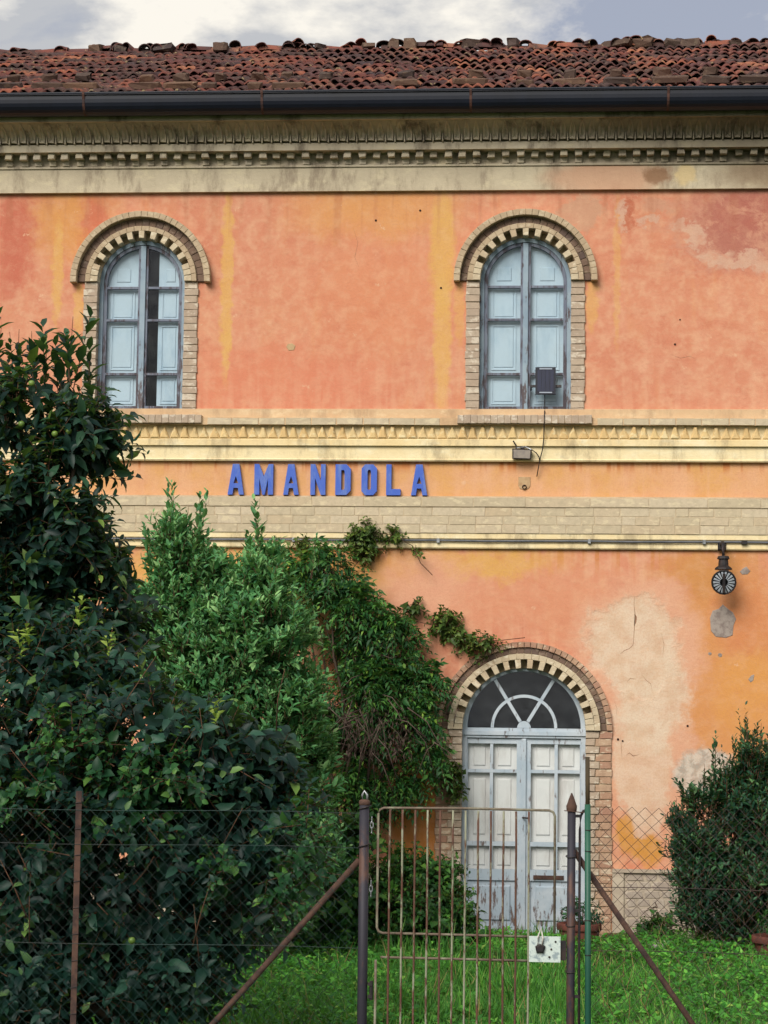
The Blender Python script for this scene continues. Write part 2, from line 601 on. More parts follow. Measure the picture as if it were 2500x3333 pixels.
def m_paint_wood(name, paint, paint2, wood, lo=0.54, hi=0.62, low_z=None):
    """old paint flaking off grey wood; more bare wood low down where the rain reaches it"""
    t = NT(name)
    c = t.mix(t.ramp(t.noise(4, 4, 0.6), 0.35, 0.65), col(*paint), col(*paint2))
    n = t.noise(13, 6, 0.72, stretch=(1.6, 1.6, 0.35))
    if low_z:
        z = t.sepz()
        n = t.mul(n, t.mul(t.ramp(z, low_z[1], low_z[0]), 0.08), 'ADD')
    c = t.mix(t.ramp(n, lo, hi), c, t.mix(t.noise(30, 4, 0.6, stretch=(1, 1, 0.15)), col(*wood), col(wood[0] * .6, wood[1] * .6, wood[2] * .62)))
    t.bump(n, 0.4, 0.006)
    return t.done(c, 0.7, 0.25)


def m_leaf(name, dark, mid, light, rough=0.48, trans=0.30, spec=0.28, tip=None, noise_k=0.6):
    t = NT(name)
    r = t.island()
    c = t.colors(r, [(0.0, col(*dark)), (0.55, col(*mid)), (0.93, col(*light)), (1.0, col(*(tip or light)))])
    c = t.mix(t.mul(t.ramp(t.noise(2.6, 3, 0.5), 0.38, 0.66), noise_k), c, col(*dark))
    t.done(c, rough, spec)
    tr = t.node("ShaderNodeBsdfTranslucent")
    t.put(tr.inputs["Color"], t.mix(0.5, c, col(120, 160, 50)))
    mx = t.node("ShaderNodeMixShader")
    mx.inputs[0].default_value = trans
    t.l.new(t.b.outputs[0], mx.inputs[1])
    t.l.new(tr.outputs[0], mx.inputs[2])
    t.l.new(mx.outputs[0], t.out.inputs["Surface"])
    return t.m


def m_glass(name, tint=(0.86, 0.92, 0.95), rough=0.03, refl=1.0, dirt=0.12):
    """single old pane: reflects by angle, otherwise lets you look in, thin dust on it"""
    t = NT(name)
    tr = t.node("ShaderNodeBsdfTransparent")
    tr.inputs["Color"].default_value = (*tint, 1)
    gl = t.node("ShaderNodeBsdfGlossy")
    gl.inputs["Roughness"].default_value = rough
    lw = t.node("ShaderNodeLayerWeight")
    lw.inputs["Blend"].default_value = 0.5
    sch = t.mul(t.mul(t.mul(lw.outputs["Facing"], 5.0, 'POWER'), 0.9), 0.045, 'ADD')
    bp = t.node("ShaderNodeBump")
    bp.inputs["Strength"].default_value = 0.05
    bp.inputs["Distance"].default_value = 0.02
    t.put(bp.inputs["Height"], t.noise(3.0, 2, 0.5))
    t.l.new(bp.outputs["Normal"], gl.inputs["Normal"])
    f = t.mul(sch, refl)
    mx = t.node("ShaderNodeMixShader")
    t.put(mx.inputs[0], f)
    t.l.new(tr.outputs[0], mx.inputs[1])
    t.l.new(gl.outputs[0], mx.inputs[2])
    df = t.node("ShaderNodeBsdfDiffuse")
    df.inputs["Color"].default_value = (0.5, 0.52, 0.52, 1)
    m2 = t.node("ShaderNodeMixShader")
    t.put(m2.inputs[0], t.mul(t.ramp(t.noise(6, 5, 0.65), 0.35, 0.75), dirt))
    t.l.new(mx.outputs[0], m2.inputs[1])
    t.l.new(df.outputs[0], m2.inputs[2])
    t.l.new(m2.outputs[0], t.out.inputs["Surface"])
    return t.m


def m_tile():
    def one(name, src):
        t = NT(name)
        r = t.rnd() if src == 'obj' else t.island()
        c = t.colors(r, [(0.0, col(70, 52, 54)), (0.18, col(104, 66, 62)), (0.38, col(130, 76, 66)), (0.55, col(98, 68, 68)),
                         (0.72, col(158, 94, 74)), (0.86, col(76, 64, 68)), (1.0, col(172, 112, 86))])
        c = t.mix(t.ramp(t.noise(1.6, 7, 0.75), 0.45, 0.60), c, t.mix(t.noise(9, 4), col(58, 46, 50), col(96, 78, 72)))
        c = t.mix(t.mul(t.ramp(t.noise(12, 4, 0.6), 0.60, 0.70), 0.7), c, col(168, 150, 112))
        t.bump(t.noise(40, 5, 0.7), 0.5, 0.01)
        return t.done(c, 0.9, 0.2)
    return one("roof_tile", 'obj'), one("roof_tile_far", 'island')


M = {}
M['plaster'] = m_plaster()
M['cornice'] = m_stone("cornice_stone", (206, 194, 174), (190, 176, 156), (218, 204, 172), grime=(114, 102, 90), gk=0.85, dark_right=True)
M['frieze'] = m_stone("frieze_render", (214, 200, 174), (198, 184, 160), (226, 212, 180), grime=(152, 136, 118), gk=0.85, pink=True)
M['cream'] = m_stone("cream_render", (246, 226, 180), (240, 214, 162), (250, 238, 202), grime=(180, 162, 130), gk=0.8)
M['beige'] = m_stone("beige_render", (220, 188, 150), (210, 174, 136), (232, 206, 168), grime=(180, 150, 120), gk=0.7)
M['mortar'] = m_stone("mortar", (200, 180, 150), (184, 160, 132), (222, 206, 176), grime=(140, 118, 92), gk=0.5)
M['brick_tan'] = m_brick("brick_tan", [(190, 170, 150), (184, 164, 146), (196, 178, 158), (188, 166, 146)], 0.75, (226, 214, 196))
M['brick_hood'] = m_brick("brick_hood", [(196, 174, 146), (190, 168, 140), (200, 180, 152)], 0.5, (222, 206, 178))
M['brick_dark_shaded'] = m_brick("brick_dark_shaded", [(118, 98, 88), (134, 110, 94), (106, 90, 84)], 0.15)  # grey-brown brick, with shade under the hood partly put into its colour
M['brick_pale'] = m_brick("brick_pale", [(206, 188, 160), (216, 200, 172), (196, 174, 146)], 0.7, (236, 224, 200))
M['brick_red'] = m_brick("brick_red", [(184, 146, 122), (192, 158, 132), (176, 134, 114), (198, 168, 142)], 0.65)
M['brick_course'] = m_brick("brick_course", [(208, 192, 164), (202, 186, 158), (214, 198, 172), (204, 184, 154)], 0.5, (236, 220, 184), (0.5, 1, 1.0))
M['tooth'] = m_brick("brick_tooth", [(236, 206, 150), (226, 190, 134), (240, 216, 166)], 0.6, (246, 230, 186))
M['tile'], M['tile_far'] = m_tile()
M['gutter'] = m_plain("gutter_metal", (20, 26, 42), (15, 20, 34), 3.0, 0.5, 0.35, 0.0, 0.05, (1, 1, 0.2))
M['gutter_seam'] = m_plain("gutter_rust", (88, 56, 46), (60, 44, 44), 12, 0.8)
M['window_paint'] = m_paint_wood("window_paint", (156, 174, 188), (138, 158, 176), (122, 110, 112), 0.55, 0.63, (5.25, 6.5))
M['sash_wood_shaded'] = m_paint_wood("sash_wood_shaded", (128, 136, 152), (112, 118, 136), (104, 94, 100), 0.50, 0.60, (5.25, 6.5))  # frame paint darkened; the bars' shadow-side tone is put into the colour
M['shutter'] = m_plain("shutter_paint", (198, 214, 224), (168, 190, 206), 5.0, 0.6, 0.3, 0, 0.1, (1, 1, 0.35), 0.45, 0.75)
M['door_paint'] = m_paint_wood("door_paint", (198, 208, 218), (176, 192, 206), (136, 120, 116), 0.58, 0.66, (0.1, 1.0))
M['curtain'] = m_plain("door_shutter_paint", (250, 242, 236), (224, 212, 204), 6.0, 0.7, 0.2, 0, 0.1, (1, 1, 0.25), 0.45, 0.75)
M['glass'] = m_glass("window_glass", (0.96, 0.985, 1.0), 0.03, 0.6, 0.03)
M['fan_glass'] = m_glass("fanlight_glass", (0.6, 0.68, 0.80), 0.05, 0.8, 0.03)
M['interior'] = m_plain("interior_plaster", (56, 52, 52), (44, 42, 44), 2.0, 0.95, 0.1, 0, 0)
M['letter'] = m_plain("letter_enamel", (70, 104, 202), (116, 140, 196), 14.0, 0.55, 0.3, 0, 0.2, (1, 1, 0.35), 0.42, 0.78)
M['letter_back'] = m_plain("letter_edge_enamel", (96, 120, 218), (84, 104, 206), 8.0, 0.45, 0.5, 0, 0.05)
M['pipe'] = m_plain("zinc_pipe", (108, 110, 116), (84, 88, 96), 6.0, 0.45, 0.5, 0.4, 0.05)
M['black'] = m_plain("black_iron", (38, 36, 40), (58, 46, 44), 14, 0.6, 0.4, 0.2, 0.2)
M['black_plastic'] = m_plain("black_plastic", (18, 22, 40), (14, 18, 34), 14, 0.55, 0.3, 0, 0)
M['solar'] = m_plain("solar_cell", (20, 26, 54), (26, 34, 66), 30, 0.5, 0.3, 0, 0, (4, 1, 0.2))
M['pale_strip'] = m_plain("pale_strip", (150, 160, 178), None, 8, 0.4, 0.5, 0, 0)
M['flood_glass'] = m_plain("floodlight_lens", (168, 156, 146), (150, 140, 134), 20, 0.25, 0.6, 0, 0)
M['cement'] = m_plain("bare_cement", (168, 156, 148), (140, 126, 120), 14, 0.95, 0.1, 0, 0.5)
M['cement_tan'] = m_plain("cement_tan", (200, 170, 132), (184, 150, 114), 14, 0.95, 0.1, 0, 0.4)
M['dark_hole'] = m_plain("hole_shade", (64, 46, 40), None, 5, 0.9, 0.1, 0, 0)  # dark brown stands in for the shade inside small holes
M['lamp_glass'] = m_plain("ribbed_lamp_glass", (176, 182, 190), (150, 158, 170), 30, 0.18, 0.7, 0, 0)
M['plinth'] = m_stone("plinth_render", (192, 176, 156), (176, 160, 144), (206, 192, 172), grime=(138, 124, 114), gk=0.6)
M['plinth_stone'] = m_brick("plinth_stone", [(182, 168, 154), (178, 163, 150), (188, 174, 160), (176, 160, 148)], 0.5, (206, 194, 178), (1, 1, 1))
M['roof_stone'] = m_brick("roof_stone", [(86, 74, 68), (108, 86, 74), (72, 64, 66), (124, 100, 84)], 0.25, (160, 146, 124), (1, 1, 1))
M['roof_brick'] = m_brick("roof_brick", [(100, 78, 68), (80, 68, 64), (116, 90, 74), (70, 62, 62)], 0.2, (166, 144, 116), (1, 1, 1))
M['rust'] = m_plain("rusty_steel", (96, 72, 62), (66, 52, 50), 16, 0.85, 0.25, 0.1, 0.35)
M['post'] = m_plain("painted_post", (52, 50, 60), (92, 66, 58), 7, 0.6, 0.35, 0.1, 0.3, (1, 1, 0.35), 0.50, 0.62)
M['green_post'] = m_plain("green_pole", (30, 84, 68), (44, 96, 76), 10, 0.5, 0.4, 0, 0.1, (1, 1, 0.3))
M['wood'] = m_plain("weathered_wood", (96, 82, 62), (70, 62, 52), 12, 0.9, 0.15, 0, 0.3, (1, 1, 0.15))
M['wire'] = m_plain("green_coated_wire", (34, 62, 58), (44, 52, 50), 1.2, 0.5, 0.4, 0.0, 0, None, 0.50, 0.60)
M['wire_rust'] = m_plain("rusty_wire", (78, 60, 58), (62, 60, 60), 3, 0.7, 0.3, 0.1, 0)
M['terracotta'] = m_plain("terracotta", (118, 70, 60), (92, 58, 52), 9, 0.85, 0.2, 0, 0.25)
M['soil'] = m_plain("soil", (70, 54, 42), (48, 38, 32), 20, 0.95, 0.1, 0, 0.6)
M['bark'] = m_plain("bark", (92, 78, 66), (60, 52, 46), 14, 0.9, 0.15, 0, 0.6, (1, 1, 0.4))
M['twig'] = m_plain("twig", (104, 74, 56), (72, 60, 48), 12, 0.85, 0.2, 0, 0.2)
M['dead'] = m_plain("dead_vine", (118, 100, 92), (84, 70, 66), 9, 0.9, 0.1, 0, 0.2)
M['fruit'] = m_plain("green_fruit", (118, 146, 64), (96, 126, 56), 22, 0.4, 0.4, 0, 0.03)
M['white_stone'] = m_plain("white_stone", (216, 212, 204), (180, 174, 166), 14, 0.9, 0.2, 0, 0.5)
M['plate'] = m_plain("lock_plate_paint", (206, 220, 216), (150, 166, 172), 24, 0.5, 0.4, 0.0, 0.2, None, 0.5, 0.62)
M['steel'] = m_plain("dull_steel", (176, 180, 184), (120, 122, 128), 20, 0.4, 0.5, 0.6, 0.1)
M['leaf_tree'] = m_leaf("fruit_tree_leaf", (16, 42, 42), (30, 66, 54), (62, 104, 74), tip=(140, 168, 72))
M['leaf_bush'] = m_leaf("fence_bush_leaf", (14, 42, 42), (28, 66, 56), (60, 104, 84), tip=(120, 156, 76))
M['leaf_laurel'] = m_leaf("laurel_leaf", (60, 118, 76), (106, 172, 104), (156, 208, 132), tip=(178, 216, 144), noise_k=0.5)
M['leaf_wisteria'] = m_leaf("wisteria_leaf", (34, 78, 44), (60, 118, 58), (108, 166, 72), tip=(160, 198, 80), noise_k=0.6)
M['leaf_creeper'] = m_leaf("creeper_leaf", (60, 82, 40), (84, 114, 50), (124, 146, 66), tip=(150, 160, 76))
M['leaf_right'] = m_leaf("dark_shrub_leaf", (26, 60, 52), (46, 94, 68), (84, 134, 86), tip=(112, 156, 96))
M['leaf_low'] = m_leaf("low_plant_leaf", (36, 72, 40), (54, 108, 46), (92, 150, 60), tip=(140, 184, 76))
M['grass'] = m_leaf("grass_blade", (52, 112, 40), (88, 166, 58), (134, 206, 82), 0.5, 0.35, 0.3, (190, 196, 120), 0.7)
M['weed'] = m_leaf("weed_leaf", (50, 114, 44), (84, 168, 60), (130, 208, 82), 0.5, 0.35, 0.3, (170, 200, 96), 0.7)


def m_ground():
    t = NT("lawn_earth")
    c = t.mix(t.ramp(t.noise(2.0, 6, 0.65), 0.4, 0.6), col(58, 84, 40), col(74, 66, 48))
    c = t.mix(t.ramp(t.noise(14, 5, 0.7), 0.45, 0.65), c, col(48, 76, 34))
    t.bump(t.noise(20, 6, 0.7), 0.6, 0.04)
    return t.done(c, 0.95, 0.1)


M['ground'] = m_ground()

# ------------------------------------------------------------------ ground
XL, XR = -6.0, 6.0                       # the station front


def ground_z(x, y):
    k = min(1.0, max(0.0, (y + 4.0) / 3.5))
    return 0.075 * k * k * (3 - 2 * k)


def build_ground():
    xs = [-400, -120, -40] + [(-20 + i * 0.5) for i in range(81)] + [40, 120, 400]
    ys = [-400, -120, -45] + [(-24 + i * 0.5) for i in range(97)] + [60, 150, 600]
    vs = [(x, y, ground_z(x, y) + (0.03 * sin(x * 1.7 + y) * cos(y * 1.3 - x * .4) * (1 if -14 < y < -0.6 else 0) if abs(x) < 20 else 0)) for y in ys for x in xs]
    nx = len(xs)
    fs = [(j * nx + i, j * nx + i + 1, (j + 1) * nx + i + 1, (j + 1) * nx + i) for j in range(len(ys) - 1) for i in range(nx - 1)]
    me = bpy.data.meshes.new("ground")
    me.from_pydata(vs, [], fs)
    o = link("ground", me, M['ground'])
    o["kind"] = "structure"
    o["label"] = "earth of the overgrown lawn in front of the station"


build_ground()

# ------------------------------------------------------------------ the station
STATION = thing("station_building", "old orange two-storey station with arched windows and a tiled roof", "building")
WIN = ((-2.516, 0.4545), (1.403, 0.4645))
WZ0, WZS = 5.28, 6.648
DCX, DH, DZ0, DZS = 1.413, 0.615, 0.075, 2.140
W_ARCH, D_ARCH = 0.066, 0.078           # how far the toothed ring reaches beyond the opening


def arch_pts(cx, r, zs, n=28):
    return [(cx + r * cos(pi - pi * i / n), zs + r * sin(pi - pi * i / n)) for i in range(n + 1)]


def build_wall():
    mb = MB()

    def quad(x0, z0, x1, z1):
        mb.add([(x0, 0, z0), (x1, 0, z0), (x1, 0, z1), (x0, 0, z1)], [(0, 1, 2, 3)])

    def storey(z0, z1, ops):
        px = XL
        for cx, h, zb, zs, ex in ops:
            quad(px, z0, cx - h - ex, z1)
            px = cx + h + ex
            if zb > z0 + 1e-4:
                quad(cx - h - ex, z0, cx + h + ex, zb)
            pts = arch_pts(cx, h + ex, zs)
            for (xa, za), (xb, zb2) in zip(pts, pts[1:]):
                mb.add([(xa, 0, za), (xb, 0, zb2), (xb, 0, z1), (xa, 0, z1)], [(0, 1, 2, 3)])
        quad(px, z0, XR, z1)

    storey(-0.3, 4.0, [(DCX, DH, DZ0 - 0.05, DZS, D_ARCH)])
    storey(4.0, 8.45, [(cx, h, WZ0, WZS, W_ARCH) for cx, h in WIN])
    # side and back walls with their gables
    for x in (XL, XR):
        mb.add([(x, 0, -0.3), (x, 9, -0.3), (x, 9, 8.45), (x, 4.5, 10.28), (x, 0, 8.45)], [(0, 1, 2, 3, 4)])
    mb.add([(XL, 9, -0.3), (XR, 9, -0.3), (XR, 9, 8.45), (XL, 9, 8.45)], [(0, 1, 2, 3)])
    mb.build("wall", M['plaster'], STATION)
    # rooms behind the openings
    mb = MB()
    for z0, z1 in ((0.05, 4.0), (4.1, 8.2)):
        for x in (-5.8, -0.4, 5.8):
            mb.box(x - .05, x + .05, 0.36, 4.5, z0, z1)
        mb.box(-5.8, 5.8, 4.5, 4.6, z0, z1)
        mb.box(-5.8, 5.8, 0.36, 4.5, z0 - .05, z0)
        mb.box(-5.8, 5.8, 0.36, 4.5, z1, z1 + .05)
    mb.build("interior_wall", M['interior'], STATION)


build_wall()


# ---- reveals, surrounds
def voussoir(r0, r1, da, yb, yf, ch=0.005, jit=0.0):
    """wedge centred on straight up, about the arch centre"""
    def P(r, a):
        return (r * sin(a), r * cos(a))
    j = lambda: random.uniform(-jit, jit)
    pts = [P(r0 + j(), -da / 2), P(r1 + j(), -da / 2 + j() / r1), P(r1 + j(), da / 2 + j() / r1), P(r0 + j(), da / 2)]
    return MB().block(pts, yb, yf, ch)


def ring(parent, cx, cz, r0, r1, n, yb, yf, mat, a0=-90, a1=90, gap=0.010, jy=0.004, skip=None):
    da = radians(a1 - a0) / n
    variants = [voussoir(r0, r1, da - gap * .6 / r1, yb, yf, 0.004, 0.002).mesh("brick", mat) for _ in range(4)]
    for i in range(n):
        if skip and skip(i):
            continue
        a = radians(a0) + da * (i + 0.5)
        link("brick", random.choice(variants), None, parent, (cx, random.uniform(-jy, jy), cz), (0, a, 0))


def course_bricks(parent, x0, x1, z0, z1, yb, yf, mat, variants={}, jy=0.004):
    key = (round(x1 - x0, 3), round(z1 - z0, 3), yb, yf, mat.name)
    if key not in variants:
        w, h = (x1 - x0) / 2, (z1 - z0) / 2
        variants[key] = []
        for _ in range(4):
            j = lambda: random.uniform(-0.004, 0.003)
            variants[key].append(MB().block([(-w + j(), -h + j()), (w + j(), -h + j()), (w + j(), h + j()), (-w + j(), h + j())],
                                            yb, yf, 0.004).mesh("brick", mat))
    return link("brick", random.choice(variants[key]), None, parent, ((x0 + x1) / 2, random.uniform(-jy, jy), (z0 + z1) / 2))


def reveal(mb, cx, h, zb, zs, ex, y0, y1):
    """sides and arch of the opening as a closed strip of wall thickness"""
    pts = [(cx - h, zb)] + arch_pts(cx, h, zs) + [(cx + h, zb)]
    out = [(cx - h - ex, zb)] + arch_pts(cx, h + ex, zs) + [(cx + h + ex, zb)]
    n = len(pts)
    vs = [(x, y0, z) for x, z in pts] + [(x, y1, z) for x, z in pts] + [(x, y0, z) for x, z in out] + [(x, 0.0, z) for x, z in out]
    fs = []
    for i in range(n - 1):
        fs.append((i, i + 1, n + i + 1, n + i))
        fs.append((i, i + 1, 2 * n + i + 1, 2 * n + i))
        fs.append((2 * n + i, 2 * n + i + 1, 3 * n + i + 1, 3 * n + i))
    mb.add(vs, fs)


def window_surround(cx, h):
    mb = MB()
    reveal(mb, cx, h, WZ0, WZS, W_ARCH, 0.075, 0.34)
    mb.arc(cx, WZS, h + 0.068, 0.716, radians(2), radians(178), 0.01, -0.018, 40)          # mortar bed of the rings
    for s in (-1, 1):
        xa, xb = sorted((cx + s * (h + 0.002), cx + s * (h + 0.130)))
        mb.box(xa, xb, -0.012, 0.09, WZ0, WZS)
    o = mb.build("window_surround", M['mortar'], STATION)
    # hood of projecting brick, dark recessed ring, pale ring, toothed ring
    ring(o, cx, WZS, 0.660, 0.722, 34, 0.0, -0.105, M['brick_hood'], -91, 91, 0.003, 0.002)
    ring(o, cx, WZS, h + 0.124, 0.656, 26, 0.0, -0.030, M['brick_dark_shaded'], -90, 90, 0.007)
    ring(o, cx, WZS, h + 0.070, h + 0.122, 22, 0.0, -0.060, M['brick_hood'], -90, 90, 0.003, 0.002)
    n = 25
    ring(o, cx, WZS, h - 0.006, h + 0.070, n, 0.11, -0.062, M['brick_pale'], -90, 90, 0.007, 0.004,
         skip=lambda i: (i % 2 == 1) and 2 <= i <= n - 3)
    nz = 19
    dz = (WZS - WZ0) / nz
    for s in (-1, 1):
        for k in range(nz):
            e = random.uniform(-0.008, 0.006)
            xa, xb = sorted((cx + s * (h - 0.005), cx + s * (h + 0.134 + e)))
            course_bricks(o, xa, xb, WZ0 + k * dz + 0.0025, WZ0 + (k + 1) * dz - 0.0025, 0.09, -0.026, M['brick_tan'], {})
    # projecting sill of soldier bricks
    sl = MB().box(cx - 0.668, cx + 0.668, -0.132, -0.004, 5.186, 5.262).build("sill", M['mortar'], STATION)
    nb = 20
    w = 1.34 / nb
    for k in range(nb):
        x0 = cx - 0.67 + k * w
        course_bricks(sl, x0 + 0.003, x0 + w - 0.003, 5.181, 5.266, -0.02, -0.138, M['brick_tan'])
    MB().box(cx - 0.60, cx + 0.60, -0.045, 0.20, 5.262, 5.285).build("sill_top", M['beige'], STATION)


for cx, h in WIN:
    window_surround(cx, h)


def door_surround():
    mb = MB()
    reveal(mb, DCX, DH, DZ0 - 0.05, DZS, D_ARCH, 0.085, 0.34)
    mb.arc(DCX, DZS, DH + 0.08, 0.868, radians(1), radians(179), 0.01, -0.010, 44)
    for s in (-1, 1):
        xa, xb = sorted((DCX + s * (DH + 0.002), DCX + s * 0.864))
        mb.box(xa, xb, -0.008, 0.09, 0.0, DZS)
    o = mb.build("door_surround", M['mortar'], STATION)
    ring(o, DCX, DZS, 0.816, 0.872, 42, 0.0, -0.045, M['brick_red'], -90, 90, 0.008)
    ring(o, DCX, DZS, 0.757, 0.813, 34, 0.0, -0.020, M['brick_dark_shaded'], -90, 90, 0.007)
    ring(o, DCX, DZS, 0.697, 0.754, 30, 0.0, -0.055, M['brick_pale'], -90, 90, 0.003, 0.002)
    n = 35
    ring(o, DCX, DZS, DH - 0.006, 0.696, n, 0.12, -0.058, M['brick_pale'], -90, 90, 0.006, 0.004,
         skip=lambda i: (i % 2 == 1) and 2 <= i <= n - 3)
    nz = 28
    dz = (DZS - 0.06) / nz
    for s in (-1, 1):
        for k in range(nz):
            z0, z1 = 0.06 + k * dz + 0.004, 0.06 + (k + 1) * dz - 0.004
            mid = 0.745 if k % 2 else 0.705
            xa, xb = sorted((DCX + s * (DH - 0.005), DCX + s * (mid - 0.004)))
            course_bricks(o, xa, xb, z0, z1, 0.10, -0.030, M['brick_tan'])
            xa, xb = sorted((DCX + s * (mid + 0.004), DCX + s * (0.866 + random.choice((-0.006, 0, 0.006)))))
            course_bricks(o, xa, xb, z0, z1, 0.02, -0.022, M['brick_red'])
    MB().box(DCX - 0.80, DCX + 0.80, -0.36, 0.34, -0.05, 0.072).build("doorstep", M['plinth'], STATION)


door_surround()


# ---- windows
def half_arch(x0, x1, zb, zs, cx, r, side, n=14):
    """outline of half an arched light between x0 (jamb side) and x1 (middle), convex"""
    pts = []
    xa, xb = min(x0, x1), max(x0, x1)
    pts += [(xa, zb), (xb, zb)]
    if side > 0:                                                  # right half: middle at xa, jamb at xb
        a0 = math.acos(min(1, max(-1, (xb - cx) / r)))
        a1 = math.acos(min(1, max(-1, (xa - cx) / r)))
        pts += [(cx + r * cos(a0 + (a1 - a0) * i / n), zs + r * sin(a0 + (a1 - a0) * i / n)) for i in range(n + 1)]
    else:
        a0 = math.acos(min(1, max(-1, (xb - cx) / r)))
        a1 = math.acos(min(1, max(-1, (xa - cx) / r)))
        pts += [(cx + r * cos(a0 + (a1 - a0) * i / n), zs + r * sin(a0 + (a1 - a0) * i / n)) for i in range(n + 1)]
    return pts


def arched_window(cx, h, gap_right):
    P, Z0 = M['window_paint'], 5.286
    ro, ri = h - 0.004, h - 0.046
    fr = MB()
    fr.arc(cx, WZS, ri, ro, 0, pi, 0.21, 0.115, 30)
    for s in (-1, 1):
        xa, xb = sorted((cx + s * ri, cx + s * ro))
        fr.box(xa, xb, 0.115, 0.21, Z0, WZS)
    fr.box(cx - ri, cx + ri, 0.11, 0.21, Z0, Z0 + 0.034)
    w = fr.build("window", P, STATION, False, (0, -0.035, 0))
    bars = (6.610, 6.273, 5.716)
    for s in (-1, 1):
        sa = MB()
        x_in, x_st = cx + s * 0.004, cx + s * 0.050
        xo, xi = cx + s * (ri - 0.002), cx + s * (ri - 0.036)
        zt = WZS + sqrt(max(0, (ri - 0.004) ** 2 - 0.05 ** 2))
        xa, xb = sorted((x_in, x_st))
        sa.box(xa, xb, 0.128, 0.175, Z0 + 0.036, zt)
        xa, xb = sorted((xi, xo))
        sa.box(xa, xb, 0.128, 0.175, Z0 + 0.036, WZS)
        sa.arc(cx, WZS, ri - 0.036, ri - 0.002, 0 if s > 0 else pi / 2 + 0.12, pi / 2 - 0.12 if s > 0 else pi, 0.175, 0.128, 18)
        xa, xb = sorted((x_st, xi))
        sa.box(xa, xb, 0.128, 0.175, Z0 + 0.036, 5.385)
        so = sa.build("sash", M['sash_wood_shaded'], w)
        zz = [5.385] + [b for b in reversed(bars)]
        for b in bars:
            MB().box(xa, xb, 0.130, 0.172, b - 0.012, b + 0.012).build("glazing_bar", M['sash_wood_shaded'], w)
        for k in range(3):
            z0, z1 = zz[k] + (0.0 if k == 0 else 0.013), zz[k + 1] - 0.013
            MB().box(xa, xb, 0.150, 0.153, z0, z1).build("pane", M['glass'], w)
        MB().block(half_arch(xi, x_st, 6.623, WZS, cx, ri - 0.037, s), 0.153, 0.150, 0.0).build("pane", M['glass'], w)
        # painted inner shutter with raised fields
        sx0 = cx + s * (0.03 if not (gap_right and s > 0) else 0.152)
        sh = MB().block(half_arch(cx + s * (ri - 0.01), sx0, Z0 + 0.04, WZS, cx, ri - 0.008, s), 0.225, 0.195, 0.002)
        xa2, xb2 = sorted((sx0, cx + s * (ri - 0.01)))
        wd = xb2 - xa2
        for (za, zb2) in ((5.44, 5.655), (5.79, 6.20), (6.31, 6.56)):
            m = 0.24 * wd
            sh.block([(xa2 + m, za), (xb2 - m, za), (xb2 - m, zb2), (xa2 + m, zb2)], 0.196, 0.187, 0.007)
            m2 = m - 0.026
            for q in ((xa2 + m2, xb2 - m2, za - .026, za - .012), (xa2 + m2, xb2 - m2, zb2 + .012, zb2 + .026)):
                sh.box(q[0], q[1], 0.185, 0.196, q[2], q[3])
            for q in ((xa2 + m2, xa2 + m2 + .014), (xb2 - m2 - .014, xb2 - m2)):
                sh.box(q[0], q[1], 0.186, 0.196, za - .012, zb2 + .012)
        m = 0.30 * wd
        sh.block([(xa2 + m, 6.68), (xb2 - m, 6.68), (xb2 - m, 6.82), (xa2 + m, 6.82)], 0.196, 0.187, 0.007)
        sh.build("shutter", M['shutter'], w)
    MB().block([(cx - 0.026, Z0 + 0.03), (cx + 0.026, Z0 + 0.03), (cx + 0.026, WZS + ri - 0.01), (cx - 0.026, WZS + ri - 0.01)],
               0.130, 0.106, 0.008).build("mullion", P, w)
    return w


arched_window(WIN[0][0], WIN[0][1], True)
arched_window(WIN[1][0], WIN[1][1], False)


